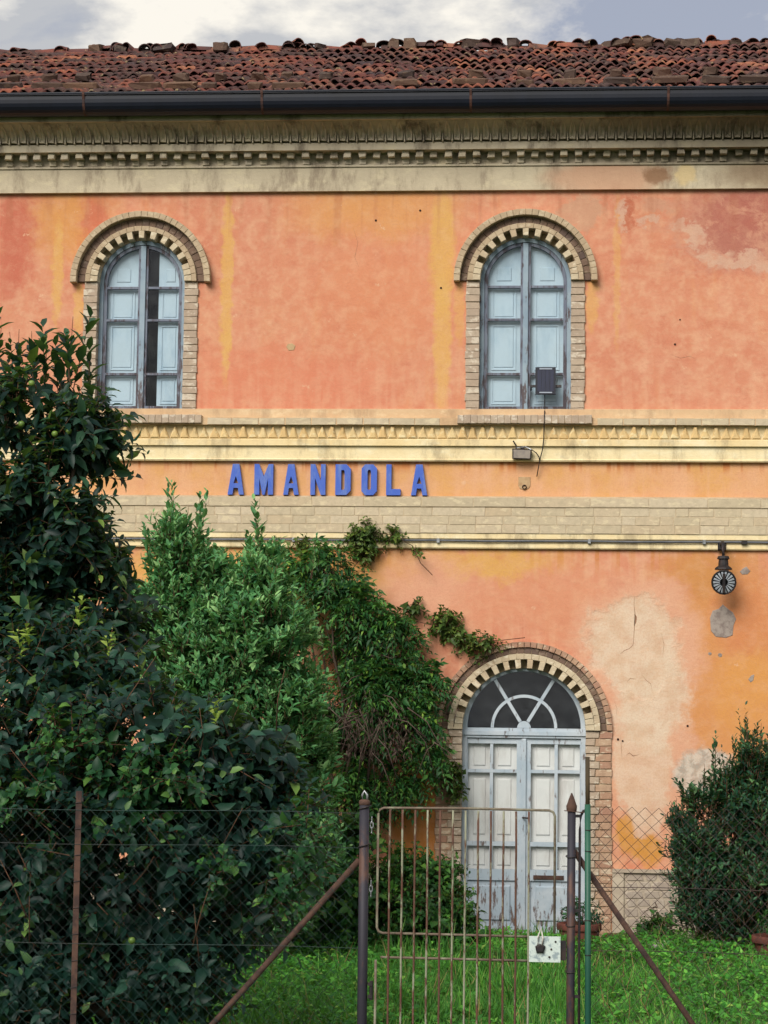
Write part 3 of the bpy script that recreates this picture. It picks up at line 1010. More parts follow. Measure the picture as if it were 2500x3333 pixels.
# ---- door with fanlight
def build_door():
    P = M['door_paint']
    f = MB()
    ro, ri = DH - 0.004, DH - 0.052
    f.arc(DCX, DZS + 0.02, ri, ro - 0.004, 0, pi, 0.25, 0.145, 34)
    f.box(DCX - ro, DCX + ro, 0.140, 0.25, 2.062, 2.160)                # transom
    f.box(DCX - ro, DCX + ro, 0.122, 0.142, 2.088, 2.128)
    for s in (-1, 1):
        xa, xb = sorted((DCX + s * (ro - 0.046), DCX + s * ro))
        f.box(xa, xb, 0.142, 0.25, 0.073, 2.062)
    d = f.build("door", P, STATION, False, (0, -0.04, 0))
    # fanlight
    hz = 2.162
    fl = MB()
    fl.arc(DCX, hz, 0.300, 0.330, 0, pi, 0.205, 0.160, 26)
    for s in (-1, 1):
        a = radians(90 - s * 31.5)
        c, sn = cos(a), sin(a)
        nx, nz = -sn * 0.017, c * 0.017
        for r0, r1 in ((0.07, 0.301), (0.329, 0.556)):
            fl.block([(DCX + r0 * c + nx, hz + r0 * sn + nz), (DCX + r1 * c + nx, hz + r1 * sn + nz),
                      (DCX + r1 * c - nx, hz + r1 * sn - nz), (DCX + r0 * c - nx, hz + r0 * sn - nz)], 0.203, 0.157, 0.004)
    fl.arc(DCX, hz, 0.0, 0.068, 0, pi, 0.208, 0.150, 12)
    fl.build("fanlight", P, d)
    # five panes between the bars
    def sector(r0, r1, a0, a1, n=10):
        mb = MB()
        mb.arc(DCX, hz + 0.001, r0, r1, radians(a0), radians(a1), 0.186, 0.183, n)
        mb.build("pane", M['fan_glass'], d)
    sector(0.33, 0.56, 0.3, 58.2)
    sector(0.33, 0.56, 58.8, 121.2)
    sector(0.33, 0.56, 121.8, 179.7)
    sector(0.07, 0.30, 0.3, 58.2)
    sector(0.07, 0.30, 58.8, 121.2)
    sector(0.07, 0.30, 121.8, 179.7)
    # two leaves
    for s in (-1, 1):
        xa_, xb_ = DCX + s * 0.022, DCX + s * (ro - 0.050)
        x_in, x_out = DCX + s * 0.070, DCX + s * (ro - 0.056)
        mid = DCX + s * 0.320
        lf = MB()

        def bx(a, b, y0, y1, z0, z1):
            a, b = sorted((a, b))
            lf.box(a, b, y0, y1, z0, z1)
        bx(DCX + s * 0.004, x_in, 0.165, 0.215, 0.080, 2.058)              # meeting stile
        bx(x_out, DCX + s * (ro - 0.048), 0.165, 0.215, 0.080, 2.058)      # hinge stile
        bx(x_in, x_out, 0.167, 0.213, 2.004, 2.058)
        bx(x_in, x_out, 0.167, 0.213, 0.660, 0.768)
        bx(x_in, x_out, 0.167, 0.213, 0.080, 0.215)
        lo = lf.build("leaf", P, d)
        bz = ((1.733, 0.016), (1.018, 0.022))
        for z, hh in bz:
            MB().box(min(x_in, x_out), max(x_in, x_out), 0.170, 0.210, z - hh, z + hh).build("glazing_bar", P, d)
        zs = [(0.768, 0.996), (1.040, 1.717), (1.749, 2.004)]
        for z0, z1 in zs:
            MB().box(mid - 0.016, mid + 0.016, 0.171, 0.209, z0, z1).build("glazing_bar", P, d)
            for a, b in ((x_in, mid - s * 0.016), (mid + s * 0.016, x_out)):
                a, b = sorted((a, b))
                MB().box(a, b, 0.188, 0.191, z0, z1).build("pane", M['glass'], d)
        a, b = sorted((x_in, x_out))
        pn = MB().box(a, b, 0.190, 0.205, 0.215, 0.660)
        pn.block([(a + .05, 0.262), (b - .05, 0.262), (b - .05, 0.612), (a + .05, 0.612)], 0.191, 0.174, 0.016)
        pn.build("panel", P, d)
        # folding inner shutters painted off-white
        for q0, q1 in ((x_in, mid - s * 0.004), (mid + s * 0.004, x_out)):
            q0, q1 = sorted((q0, q1))
            sh = MB().box(q0, q1, 0.232, 0.255, 0.70, 2.03)
            m = 0.055
            for za, zb in ((0.80, 0.98), (1.10, 1.66), (1.78, 1.97)):
                sh.block([(q0 + m, za), (q1 - m, za), (q1 - m, zb), (q0 + m, zb)], 0.234, 0.220, 0.010)
            sh.build("shutter", M['curtain'], d)
    MB().block([(DCX - 0.022, 0.09), (DCX + 0.022, 0.09), (DCX + 0.022, 2.055), (DCX - 0.022, 2.055)], 0.170, 0.138, 0.010).build("mullion", P, d)
    MB().tube([(DCX - 0.005, 0.135, 1.28), (DCX - 0.005, 0.10, 1.28), (DCX + 0.05, 0.095, 1.275)], 0.009, 8).build("handle", M['black'], d)
    MB().box(DCX + 0.10, DCX + 0.40, 0.155, 0.170, 0.675, 0.715).build("letter_slot", M['rust'], d)


build_door()


# ---- cornice
def build_cornice():
    mb = MB()
    mb.sweep_x([(0.0, 7.575), (-0.052, 7.575), (-0.052, 7.830), (0.0, 7.834)], XL, XR)
    mb.build("frieze", M['frieze'], STATION)
    mb = MB()
    mb.box(XL, XR, -0.070, -0.002, 7.822, 7.842)
    mb.box(XL, XR, -0.046, -0.002, 7.842, 7.960)                # behind the dentils
    mb.box(XL, XR, -0.205, -0.002, 7.960, 8.034)                # band
    mb.box(XL, XR, -0.150, -0.002, 8.034, 8.062)                # slot under the leaves
    prof = [(-0.002, 8.062)] + [(-0.200 - 0.185 * k ** 1.7, 8.062 + 0.150 * k) for k in (0, .2, .4, .6, .8, 1)] + [(-0.002, 8.212)]
    mb.sweep_x(prof, XL, XR)
    mb.box(XL, XR, -0.435, -0.002, 8.212, 8.262)                # fascia
    mb.box(XL, XR, -0.415, -0.002, 8.262, 8.330)
    c = mb.build("cornice", M['cornice'], STATION)
    # dentils
    dm = []
    for _ in range(8):
        j = lambda: random.uniform(-0.007, 0.007)
        b = MB().block([(-.036 + j(), 7.898 + j()), (.036 + j(), 7.898 + j()), (.036 + j(), 7.959), (-.036 + j(), 7.959)], -0.04, -0.165 + j(), 0.005)
        b.block([(-.034, 7.846), (.034, 7.846), (.034, 7.897), (-.034, 7.897)], -0.04, -0.082, 0.004)
        dm.append(b.mesh("dentil", M['cornice']))
    n = int((XR - XL) / 0.1455)
    for k in range(n):
        link("dentil", random.choice(dm), None, c, (XL + 0.07 + k * 0.1455 + random.uniform(-.006, .006), random.choice((0, 0, 0, .02, .035)) + random.uniform(-.006, .006), 0))
    # standing leaves
    def yz(z):
        q = max(0.0, min(1.0, (z - 8.062) / 0.150))
        return -0.200 - 0.185 * q ** 1.7
    lm = []
    for _ in range(5):
        j = lambda: random.uniform(-0.004, 0.004)
        out = [(-.033, 8.052 + j()), (.033, 8.052 + j()), (.037 + j(), 8.11), (.031 + j(), 8.155), (0.006 + j(), 8.202), (-0.006 + j(), 8.202), (-.031 + j(), 8.155), (-.037 + j(), 8.11)]
        n8 = len(out)
        vs = [(x, yz(z) + 0.01, z) for x, z in out] + [(x * .86, yz(z) - 0.030, z) for x, z in out] + [(0, yz(8.10) + 0.002, 8.085), (0, yz(8.15) - 0.004, 8.16)]
        fs = [(i, (i + 1) % n8, n8 + (i + 1) % n8, n8 + i) for i in range(n8)]
        c0, c1 = 2 * n8, 2 * n8 + 1
        fs += [(n8 + 0, n8 + 1, c0), (n8 + 1, n8 + 2, c0), (n8 + 2, n8 + 3, c1, c0), (n8 + 3, n8 + 4, c1), (n8 + 4, n8 + 5, c1),
               (n8 + 5, n8 + 6, c1), (n8 + 6, n8 + 7, c0, c1), (n8 + 7, n8 + 0, c0)]
        b = MB().add(vs, fs)
        b.block([(.041, 8.034), (.055, 8.034), (.054, 8.12), (.048, 8.185), (.042, 8.12)], -0.14, -0.236, 0.004)   # rib between leaves
        lm.append(b.mesh("leaf_moulding", M['cornice']))
    n = int((XR - XL) / 0.0965)
    for k in range(n):
        link("leaf_moulding", random.choice(lm), None, c, (XL + 0.05 + k * 0.0965, random.uniform(-.003, .003), 0))


build_cornice()


# ---- gutter
def build_gutter():
    prof = []
    for k in range(13):
        a = pi + pi * k / 12
        prof.append((-0.545 + 0.128 * cos(a), 8.375 + (0.135 * sin(a))))
    prof = [(-0.690, 8.438), (-0.690, 8.418), (-0.674, 8.414)] + prof + [(-0.417, 8.46), (-0.412, 8.46)]
    inner = [(y * 1.0 + (0.006 if y < -0.545 else -0.006), z + 0.008) for y, z in reversed(prof)]
    mb = MB().sweep_x(prof + inner, XL - 0.1, XR + 0.1)
    g = mb.build("gutter", M['gutter'], STATION)
    MB().tube([(XL - .1, -0.684, 8.432), (XR + .1, -0.684, 8.432)], 0.011, 8).build("gutter_bead", M['gutter'], g)
    for x in (-3.02, -1.22, 0.86, 2.80, 4.7, -4.9):
        sm = MB()
        pr = [(-0.545 + 0.133 * cos(pi + pi * k / 12), 8.375 + 0.140 * sin(pi + pi * k / 12)) for k in range(7)]
        pr = [(-0.698, 8.448), (-0.697, 8.42)] + pr
        pr2 = [(y + 0.004, z + 0.004) for y, z in reversed(pr)]
        sm.sweep_x(pr + pr2, x - 0.012, x + 0.012)
        sm.build("gutter_seam", M['gutter_seam'], g)


build_gutter()

# ---- roof
SLOPE = 0.402
SA = math.atan(SLOPE)
EAVE_Y, EAVE_Z = -0.56, 8.425            # lower edge of the tile bed


def roof_pt(x, s, n=0.0):
    """x along the front, s up the slope, n above the bed"""
    return Vector((x, EAVE_Y + s * cos(SA) - n * sin(SA), EAVE_Z + s * sin(SA) + n * cos(SA)))


def build_roof():
    L = (4.5 - EAVE_Y) / cos(SA)
    mb = MB()
    rz = roof_pt(0, L).z
    mb.add([(XL - .15, EAVE_Y + .1, EAVE_Z + .03), (XR + .15, EAVE_Y + .1, EAVE_Z + .03), (XR + .15, 4.5, rz), (XL - .15, 4.5, rz),
            (XL - .15, 9.5, EAVE_Z), (XR + .15, 9.5, EAVE_Z),
            (XL - .15, EAVE_Y + .1, EAVE_Z - .05), (XR + .15, EAVE_Y + .1, EAVE_Z - .05), (XR + .15, 4.5, rz - .10), (XL - .15, 4.5, rz - .10),
            (XL - .15, 9.5, EAVE_Z - .10), (XR + .15, 9.5, EAVE_Z - .10)],
           [(0, 1, 2, 3), (3, 2, 5, 4), (6, 9, 8, 7), (9, 10, 11, 8), (0, 6, 7, 1), (4, 5, 11, 10), (0, 3, 9, 6), (3, 4, 10, 9), (1, 7, 8, 2), (2, 8, 11, 5)])
    roof = mb.build("roof", M['tile_far'], STATION)

    W_, LEN, T = 0.222, 0.47, 0.018

    def tile_geo(seed):
        r = random.Random(seed)
        us = [i / 10 for i in range(11)]
        a, b = 0.034 + r.uniform(-.004, .004), 0.034 + r.uniform(-.004, .004)
        w = [(a if u < 0.5 else b) * (0.5 - 0.5 * cos(2 * pi * 2 * u)) ** 0.75 for u in us]
        vs, fs = [], []
        for v, lift in ((0.0, 0.034), (LEN, 0.0)):
            for u, ww in zip(us, w):
                vs.append((u * W_ - W_ / 2, v + (r.uniform(-.006, .006) if v == 0 else 0), ww + lift))
        for u, ww in zip(us, w):
            vs.append((u * W_ - W_ / 2, 0.0, ww + 0.034 - T))
        n = len(us)
        for i in range(n - 1):
            fs.append((i, i + 1, n + i + 1, n + i))
            fs.append((i, i + 1, 2 * n + i + 1, 2 * n + i))
        return vs, fs

    geos = [tile_geo(s) for s in range(6)]
    meshes = [MB().add(*g).mesh("tile", M['tile'], True) for g in geos]
    rows = 13
    exp_ = (L - 0.05) / rows
    cols = int((XR - XL + 0.3) / 0.2225)
    base = Matrix.Rotation(SA, 4, 'X')
    far_v, far_f = [], []
    n_part = 0
    cells = [(r, c) for r in range(rows) for c in range(cols)]
    near = sorted(cells, key=lambda q: (q[0] + (0 if -4.5 < XL - .15 + (q[1] + .5) * .2225 < 4.5 else 5)))[:300]
    near = set(near)
    for r, c in cells:
        x = XL - 0.15 + (c + 0.5) * 0.2225 + random.uniform(-.008, .008) + (0.05 * sin(r * 2.3))
        s = 0.0 + r * exp_ + random.uniform(-.05, .05)
        q = roof_pt(x, s, 0.004 + random.uniform(0, .020) + 0.014 * sin(x * 1.3 + r * .7))
        mat = Matrix.Translation(q) @ base @ Matrix.Rotation(random.gauss(0, .06), 4, 'Z') @ Matrix.Rotation(random.gauss(0, .05), 4, 'Y')
        k = random.randrange(6)
        if (r, c) in near:
            o = link("tile", meshes[k], None, roof)
            o.matrix_local = mat
        else:
            off = len(far_v)
            far_v += [tuple(mat @ Vector(v)) for v in geos[k][0]]
            far_f += [tuple(i + off for i in f) for f in geos[k][1]]
    fm = MB().add(far_v, far_f).mesh("upper_tiles", M['tile_far'], True)
    fo = link("upper_tiles", fm, None, roof)
    fo["kind"] = "stuff"
    # ridge caps
    prof = [(0.115 * cos(pi * k / 8), 0.085 * sin(pi * k / 8)) for k in range(9)]
    rv = []
    for s in range(3):
        mb = MB()
        vs = []
        for x, g in ((-0.21, 1.08), (0.20, 0.92)):
            vs += [(x, y * g, z * g) for y, z in prof]
        for x, g in ((-0.21, 0.94),):
            vs += [(x, y * g, z * g) for y, z in prof]
        fs = [(i, i + 1, 9 + i + 1, 9 + i) for i in range(8)] + [(i, i + 1, 18 + i + 1, 18 + i) for i in range(8)]
        rv.append(mb.add(vs, fs).mesh("ridge_tile", M['tile'], True))
    k = 0
    x = XL
    while x < XR:
        q = roof_pt(x, L + 0.01, 0.0)
        link("ridge_tile", random.choice(rv), None, roof, (x, q.y + random.uniform(-.02, .02), q.z + 0.0 + random.uniform(-.025, .03)),
             (random.gauss(0, .08), random.gauss(0, .07), random.gauss(0, .09)))
        for _ in range(random.choice((1, 2, 2, 3))):                # loose tile ends poking up along the ridge
            link("ridge_tile", random.choice(rv), None, roof, (x + random.uniform(-.18, .18), q.y - random.uniform(.0, .08), q.z + random.uniform(.02, .06)),
                 (random.gauss(0, .25), random.gauss(0, .15), pi / 2 + random.gauss(0, .3)), (random.uniform(.35, .6), random.uniform(.5, .8), random.uniform(.5, .9)))
        x += 0.36
        k += 1
    return L


ROOF_L = build_roof()


# ---- stones and bricks lying on the roof
def lump(w, d, h, seed, rough=0.12):
    """irregular squared stone, base at z = 0"""
    r = random.Random(seed)
    bm = bmesh.new()
    bmesh.ops.create_cube(bm, size=1.0)
    bmesh.ops.bevel(bm, geom=bm.edges[:], offset=0.10, segments=1, affect='EDGES')
    for v in bm.verts:
        v.co.x = v.co.x * w + r.uniform(-1, 1) * rough * w * .35
        v.co.y = v.co.y * d + r.uniform(-1, 1) * rough * d * .35
        v.co.z = (v.co.z + 0.5) * h + r.uniform(-1, 1) * rough * h * .5
    me = bpy.data.meshes.new("stone")
    bm.to_mesh(me)
    bm.free()
    return me


ORD = ["first", "second", "third", "fourth", "fifth", "sixth", "seventh", "eighth", "ninth", "tenth", "eleventh", "twelfth",
       "thirteenth", "fourteenth", "fifteenth", "sixteenth"]
LOW = [(-3.91, 0.47, 0.24), (-3.5, 0.42, 0.33), (-3.15, 0.39, 0.33), (-2.46, 0.32, 0.31), (-2.11, 0.28, 0.33), (-1.8, 0.25, 0.14), (-1.33, 0.21, 0.14), (-0.98, 0.17, 0.3), (0.17, 0.40, 0.24), (0.83, 0.42, 0.35), (1.39, 0.22, 0.18), (1.84, 0.25, 0.3), (2.34, 0.3, 0.32), (2.83, 0.41, 0.35), (3.29, 0.36, 0.3), (3.66, 0.39, 0.3)]
SEC = [(-4.04, 1.22, 0.12), (-3.68, 1.31, 0.15), (-3.31, 1.27, 0.17), (-2.6, 1.06, 0.15), (-2.24, 1.15, 0.15), (-1.82, 1.16, 0.12), (-1.43, 1.19, 0.13), (-1.13, 1.34, 0.12), (-0.71, 1.19, 0.15), (0.14, 1.27, 0.17), (0.85, 1.27, 0.15), (1.37, 1.14, 0.15), (1.85, 1.08, 0.12), (2.32, 1.16, 0.12), (2.8, 1.23, 0.17), (3.29, 1.31, 0.15)]
RID = [(-4.0, 0.16, 0.13), (-3.69, 0.15, 0.1), (-3.15, 0.25, 0.11), (-2.44, 0.16, 0.13), (-1.22, 0.13, 0.09), (-0.61, 0.15, 0.08), (-0.31, 0.13, 0.14), (-0.09, 0.16, 0.15), (0.66, 0.25, 0.15), (1.19, 0.14, 0.15), (2.45, 0.34, 0.09), (2.77, 0.28, 0.12), (3.1, 0.2, 0.1), (3.33, 0.23, 0.1), (3.88, 0.15, 0.08)]
for i, (x, s, w) in enumerate(LOW):
    o = link("roof_brick", lump(w, 0.12, 0.060, 100 + i, 0.24), M['roof_brick'], None, roof_pt(x, s, 0.055), (SA, 0, random.gauss(0, .05)))
    tag(o, "long brick on the tiles just above the gutter, %s from the left" % ORD[i], "brick", "bricks weighing down the eave tiles")
for i, (x, s, w) in enumerate(SEC):
    o = link("roof_stone", lump(w * .95, 0.13, 0.070, 200 + i, 0.4), M['roof_brick'], None, roof_pt(x, s, 0.055), (SA, 0, random.gauss(0, .12)))
    tag(o, "small stone above the eave bricks, %s of its row from left" % ORD[i], "stone", "stones weighing down the roof tiles")
for i, (x, w, h) in enumerate(RID):
    q = roof_pt(x, ROOF_L - 0.03, 0.0)
    o = link("ridge_stone", lump(w, 0.2, h * .72 + 0.01, 300 + i, 0.34 if i != 11 else 0.5), M['roof_stone'], None, (x, q.y - .04, q.z + 0.012), (random.gauss(0, .1), random.gauss(0, .07), random.gauss(0, .3)))
    tag(o, "dark stone on the roof ridge against the sky, %s from the left" % ORD[i], "stone", "stones on the roof ridge")


# ---- the string courses between the storeys
def build_courses():
    # sill course
    s = MB().sweep_x([(-0.002, 5.168), (-0.100, 5.168), (-0.100, 5.240), (-0.034, 5.252), (-0.030, 5.335), (-0.002, 5.345)], XL, XR)
    sill = s.build("sill_course", M['beige'], STATION)
    x, k = XL, 0
    while x < XR - 0.3:
        w = random.choice((0.255, 0.262, 0.27))
        inside = any(abs(x + w / 2 - cx) < 0.80 for cx, h in WIN)
        if not inside:
            course_bricks(sill, x + 0.004, x + w - 0.004, 5.170, 5.236, -0.02, -0.106, M['brick_course'], jy=0.002)
        x += w
    # band of pointed teeth
    mb = MB()
    mb.sweep_x([(-0.002, 4.962), (-0.078, 4.962), (-0.078, 5.022), (-0.070, 5.030), (-0.030, 5.032), (-0.046, 5.168), (-0.002, 5.168)], XL, XR)
    band = mb.build("tooth_course", M['cream'], STATION)
    tm = []
    for _ in range(9):
        j = lambda: random.uniform(-0.009, 0.009)
        tm.append(MB().block([(-.050 + j() * .4, 5.028), (.050 + j() * .4, 5.028), (.036 + j(), 5.07 + j()), (.012 + j(), 5.150 + j()), (-.010 + j(), 5.156 + j()), (-.034 + j(), 5.075 + j())],
                             -0.02, -0.078 + j() * 1.2, 0.016).mesh("tooth", M['tooth']))
    for k in range(int((XR - XL) / 0.1005)):
        link("tooth", random.choice(tm), None, band, (XL + 0.05 + k * 0.1005 + random.uniform(-.006, .006), random.uniform(-.004, .010), 0))
    # plain cream band
    MB().sweep_x([(-0.002, 4.808), (-0.050, 4.808), (-0.058, 4.822), (-0.046, 4.834), (-0.046, 4.962), (-0.002, 4.962)], XL, XR).build("upper_band", M['cream'], STATION)
    # brick course under the lettering
    mb = MB().sweep_x([(-0.002, 4.084), (-0.058, 4.084), (-0.058, 4.345), (-0.066, 4.348), (-0.066, 4.440), (-0.002, 4.462)], XL, XR)
    bc = mb.build("brick_course", M['mortar'], STATION)
    hs = (4.086, 4.172, 4.258, 4.344)
    for r in range(3):
        x = XL + (0.13 if r % 2 else 0.0)
        while x < XR - 0.3:
            w = random.choice((0.13, 0.245, 0.262, 0.27, 0.285))
            course_bricks(bc, x + 0.002, x + w - 0.002, hs[r] + 0.002, hs[r + 1] - 0.002, -0.02, -0.062, M['brick_course'], jy=0.0025)
            x += w
    x = XL
    while x < XR - 0.6:
        w = random.choice((0.52, 0.58, 0.64))
        course_bricks(bc, x + 0.002, x + w - 0.002, 4.351, 4.440, -0.02, -0.070, M['brick_course'], jy=0.001)
        x += w
    # two thin mouldings with the zinc pipe between them
    mb = MB()
    mb.sweep_x([(-0.002, 4.016), (-0.030, 4.016), (-0.052, 4.034), (-0.052, 4.084), (-0.002, 4.084)], XL, XR)
    mb.sweep_x([(-0.002, 3.934), (-0.036, 3.934), (-0.044, 3.946), (-0.040, 3.985), (-0.024, 4.012), (-0.002, 4.012)], XL, XR)
    mb.build("lower_moulding", M['cream'], STATION)
    p = MB().tube([(XL + i * 0.5, -0.058 + 0.003 * sin(i * 1.7), 4.010 + 0.003 * sin(i * 2.1)) for i in range(25)], 0.0115, 8).build("pipe", M['pipe'], STATION, True)
    for x in (-2.3, -0.9, 0.55, 2.05, 3.18, 4.6):
        MB().box(x - 0.014, x + 0.014, -0.078, -0.02, 3.990, 4.030).build("pipe_clip", M['steel'], p)
    MB().box(3.545, 3.60, -0.084, -0.03, 3.992, 4.026).build("pipe_joint", M['black'], p)


build_courses()


# ---- plinth
def build_plinth():
    mb = MB()
    for x0, x1 in ((XL, DCX - 0.872), (DCX + 0.872, XR)):
        mb.box(x0, x1, -0.030, -0.002, -0.2, 0.765)
    pl = mb.build("plinth", M['plinth'], STATION)
    for x0, x1 in ((XL, DCX - 0.872), (DCX + 0.872, XR)):
        MB().block([(x0, 0.766), (x1, 0.766), (x1, 0.800), (x0, 0.800)], -0.002, -0.062, 0.006).build("plinth_cap", M['plinth'], pl)
    MB().block([(DCX + 0.874, 0.05), (DCX + 0.985, 0.05), (DCX + 0.985, 0.764), (DCX + 0.874, 0.764)], -0.02, -0.052, 0.006).build("quoin", M['plinth'], pl)
    rows = [0.06, 0.15, 0.245, 0.335, 0.43, 0.52, 0.60, 0.685, 0.76]
    for r in range(len(rows) - 1):
        x = DCX + 1.0 + random.uniform(-.02, .03)
        while x < 4.4:
            w = random.uniform(0.09, 0.19)
            z0, z1 = rows[r] + random.uniform(-.006, .01), rows[r + 1] - random.uniform(0.004, .016)
            j = lambda q: random.uniform(-q, q)
            cxm, czm = x + w / 2, (z0 + z1) / 2
            pts = [(-w / 2 + .02 + j(.01), z0 - czm), (w / 2 - .02 + j(.01), z0 - czm + j(.008)), (w / 2 - .004, j(.02) - .012),
                   (w / 2 - .015 + j(.01), z1 - czm), (-w / 2 + .02 + j(.01), z1 - czm + j(.006)), (-w / 2 + .004, j(.02) + .01)]
            link("stone", MB().block(pts, -0.02, -0.033 - random.uniform(0, .007), 0.008).mesh("stone", M['plinth_stone']), None, pl, (cxm, 0, czm))
            x += w


build_plinth()

# ---- bare cement where the plaster has dropped off
for (x, z, pts, m, d) in (
        (3.366, 3.235, [(-.125, .03), (-.115, -.10), (-.07, -.155), (.03, -.165), (.095, -.14), (.105, -.04), (.13, .02), (.10, .085), (.045, .125), (0, .165), (-.04, .12), (-.10, .10)], 'cement', 0.006),
        (3.588, 3.734, [(-.055, -.01), (-.03, -.038), (.02, -.036), (.05, -.004), (.03, .018), (.012, .042), (-.02, .025)], 'cement', 0.005),
        (3.238, 2.911, [(-.018, 0), (-.008, -.015), (.012, -.014), (.02, .004), (.008, .016), (-.010, .014)], 'cement', 0.004),
        (3.338, 2.900, [(-.022, 0), (-.008, -.022), (.014, -.018), (.022, .004), (.004, .020), (-.014, .016)], 'cement', 0.004),
        (3.642, 2.673, [(-.03, -.01), (-.008, -.04), (.02, -.02), (.03, .04), (.0, .03)], 'cement', 0.004),
        (-0.97, 5.98, [(-.045, .0), (-.02, -.04), (.035, -.035), (.05, .01), (.015, .035), (-.03, .03)], 'cement_tan', 0.005),
        (1.404, 4.592, [(-.06, .068), (-.06, -.02), (-.045, -.05), (0, -.066), (.045, -.05), (.06, -.02), (.06, .068)], 'cement_tan', 0.008)):
    MB().block([(x + a, z + b) for a, b in pts], 0.01, -d, 0.003).build("cement_patch", M[m], STATION)
MB().lathe([(0.020, 0.0), (0.024, 0.012), (0.016, 0.014), (0.014, -0.01), (0.0, -0.01)], 12).build("socket", M['dark_hole'], STATION, True, (1.404, -0.008, 4.556), (pi / 2, 0, 0))
for x, z, r in ((2.34, 2.06, .013), (2.385, 2.045, .010), (0.33, 7.38, .012), (0.55, 6.58, .012), (2.10, 6.70, .012), (2.9, 6.0, .012), (-0.12, 7.28, .012), (3.02, 2.20, .012), (2.95, 6.25, .009)):
    MB().lathe([(r, 0.0), (r * .8, 0.006), (0.0, 0.004)], 8).build("nail_hole", M['dark_hole'], STATION, False, (x, -0.001, z), (pi / 2, 0, 0))

def crack(pts, w0=0.006, seed=0):
    r = random.Random(seed)
    up_, lo_ = [], []
    for i, (x, z) in enumerate(pts):
        a = pts[min(i + 1, len(pts) - 1)]
        b_ = pts[max(i - 1, 0)]
        dx, dz = a[0] - b_[0], a[1] - b_[1]
        l = math.hypot(dx, dz) or 1
        w = w0 * (0.15 if i in (0, len(pts) - 1) else r.uniform(.5, 1.2))
        up_.append((x - dz / l * w, z + dx / l * w))
        lo_.append((x + dz / l * w, z - dx / l * w))
    n = len(pts)
    vs = [(x, -0.0015, z) for x, z in up_ + lo_]
    MB().add(vs, [(i, i + 1, n + i + 1, n + i) for i in range(n - 1)]).build("crack", M['dark_crack'], STATION)


M['dark_crack'] = m_plain("plaster_crack", (150, 112, 90), (176, 136, 110), 20, 0.95, 0.1, 0, 0.2)
crack([(2.50, 3.48), (2.495, 3.38), (2.505, 3.30), (2.50, 3.18), (2.492, 3.05), (2.485, 2.99), (2.45, 2.955), (2.40, 2.935), (2.36, 2.90)], 0.0028, 1)
crack([(2.500, 3.30), (2.512, 3.27), (2.508, 3.22), (2.498, 3.18)], 0.009, 2)
crack([(2.43, 2.63), (2.46, 2.66), (2.52, 2.655)], 0.004, 3)
crack([(2.57, 2.70), (2.62, 2.64), (2.66, 2.61), (2.67, 2.55)], 0.003, 4)
crack([(2.42, 1.905), (2.45, 1.93), (2.49, 1.90), (2.55, 1.915)], 0.004, 5)
crack([(2.365, 2.10), (2.372, 1.98), (2.38, 1.86)], 0.002, 6)
crack([(2.76, 3.12), (2.79, 3.0), (2.78, 2.90)], 0.0025, 7)
crack([(2.30, 2.45), (2.33, 2.36), (2.32, 2.28)], 0.002, 8)
crack([(-0.35, 7.20), (-0.30, 7.05), (-0.33, 6.90), (-0.29, 6.80)], 0.0016, 9)
crack([(2.85, 5.9), (2.95, 5.86), (3.05, 5.88), (3.12, 5.84)], 0.0016, 10)

# ------------------------------------------------------------------ the lettering
SIGN = thing("station_sign", "blue raised letters reading AMANDOLA on the orange band", "sign", (-0.57, -0.002, 4.465))
LH = 0.310


def letter_shapes(ch, w):
    """outer outline and holes, x from 0 to w, z from 0 to LH"""
    H = LH
    if ch == 'A':
        a = w * .30
        return [(0, 0), (a, 0), (a + .010, .068), (w - a - .010, .068), (w - a, 0), (w, 0), (w * .70, H), (w * .30, H)], \
               [[(w * .5 - .024, .115), (w * .5, .188), (w * .5 + .024, .115)]]
    if ch == 'M':
        s = w * .27
        return [(0, 0), (s, 0), (s, .165), (w * .5 - .012, 0.0), (w * .5 + .012, 0.0), (w - s, .165), (w - s, 0), (w, 0), (w, H), (w - s * .9, H), (w * .5, .185), (s * .9, H), (0, H)], []
    if ch == 'N':
        s = w * .31
        return [(0, 0), (s, 0), (s, .17), (w - s, 0), (w, 0), (w, H), (w - s, H), (w - s, .14), (s, H), (0, H)], []
    if ch == 'D':
        return [(0, 0), (w * .72, 0), (w, .045), (w, H - .045), (w * .72, H), (0, H)], [[(w * .38, .052), (w * .38, H - .058), (w * .56, H - .058), (w * .60, H - .075), (w * .60, .07), (w * .56, .052)]]
    if ch == 'O':
        return [(w * .24, 0), (w * .76, 0), (w, .04), (w, H - .04), (w * .76, H), (w * .24, H), (0, H - .04), (0, .04)], \
               [[(w * .39, .066), (w * .39, H - .07), (w * .44, H - .055), (w * .56, H - .055), (w * .61, H - .07), (w * .61, .066), (w * .56, .052), (w * .44, .052)]]
    return [(0, 0), (w, 0), (w, .062), (w * .36, .062), (w * .36, H), (0, H)], []          # L


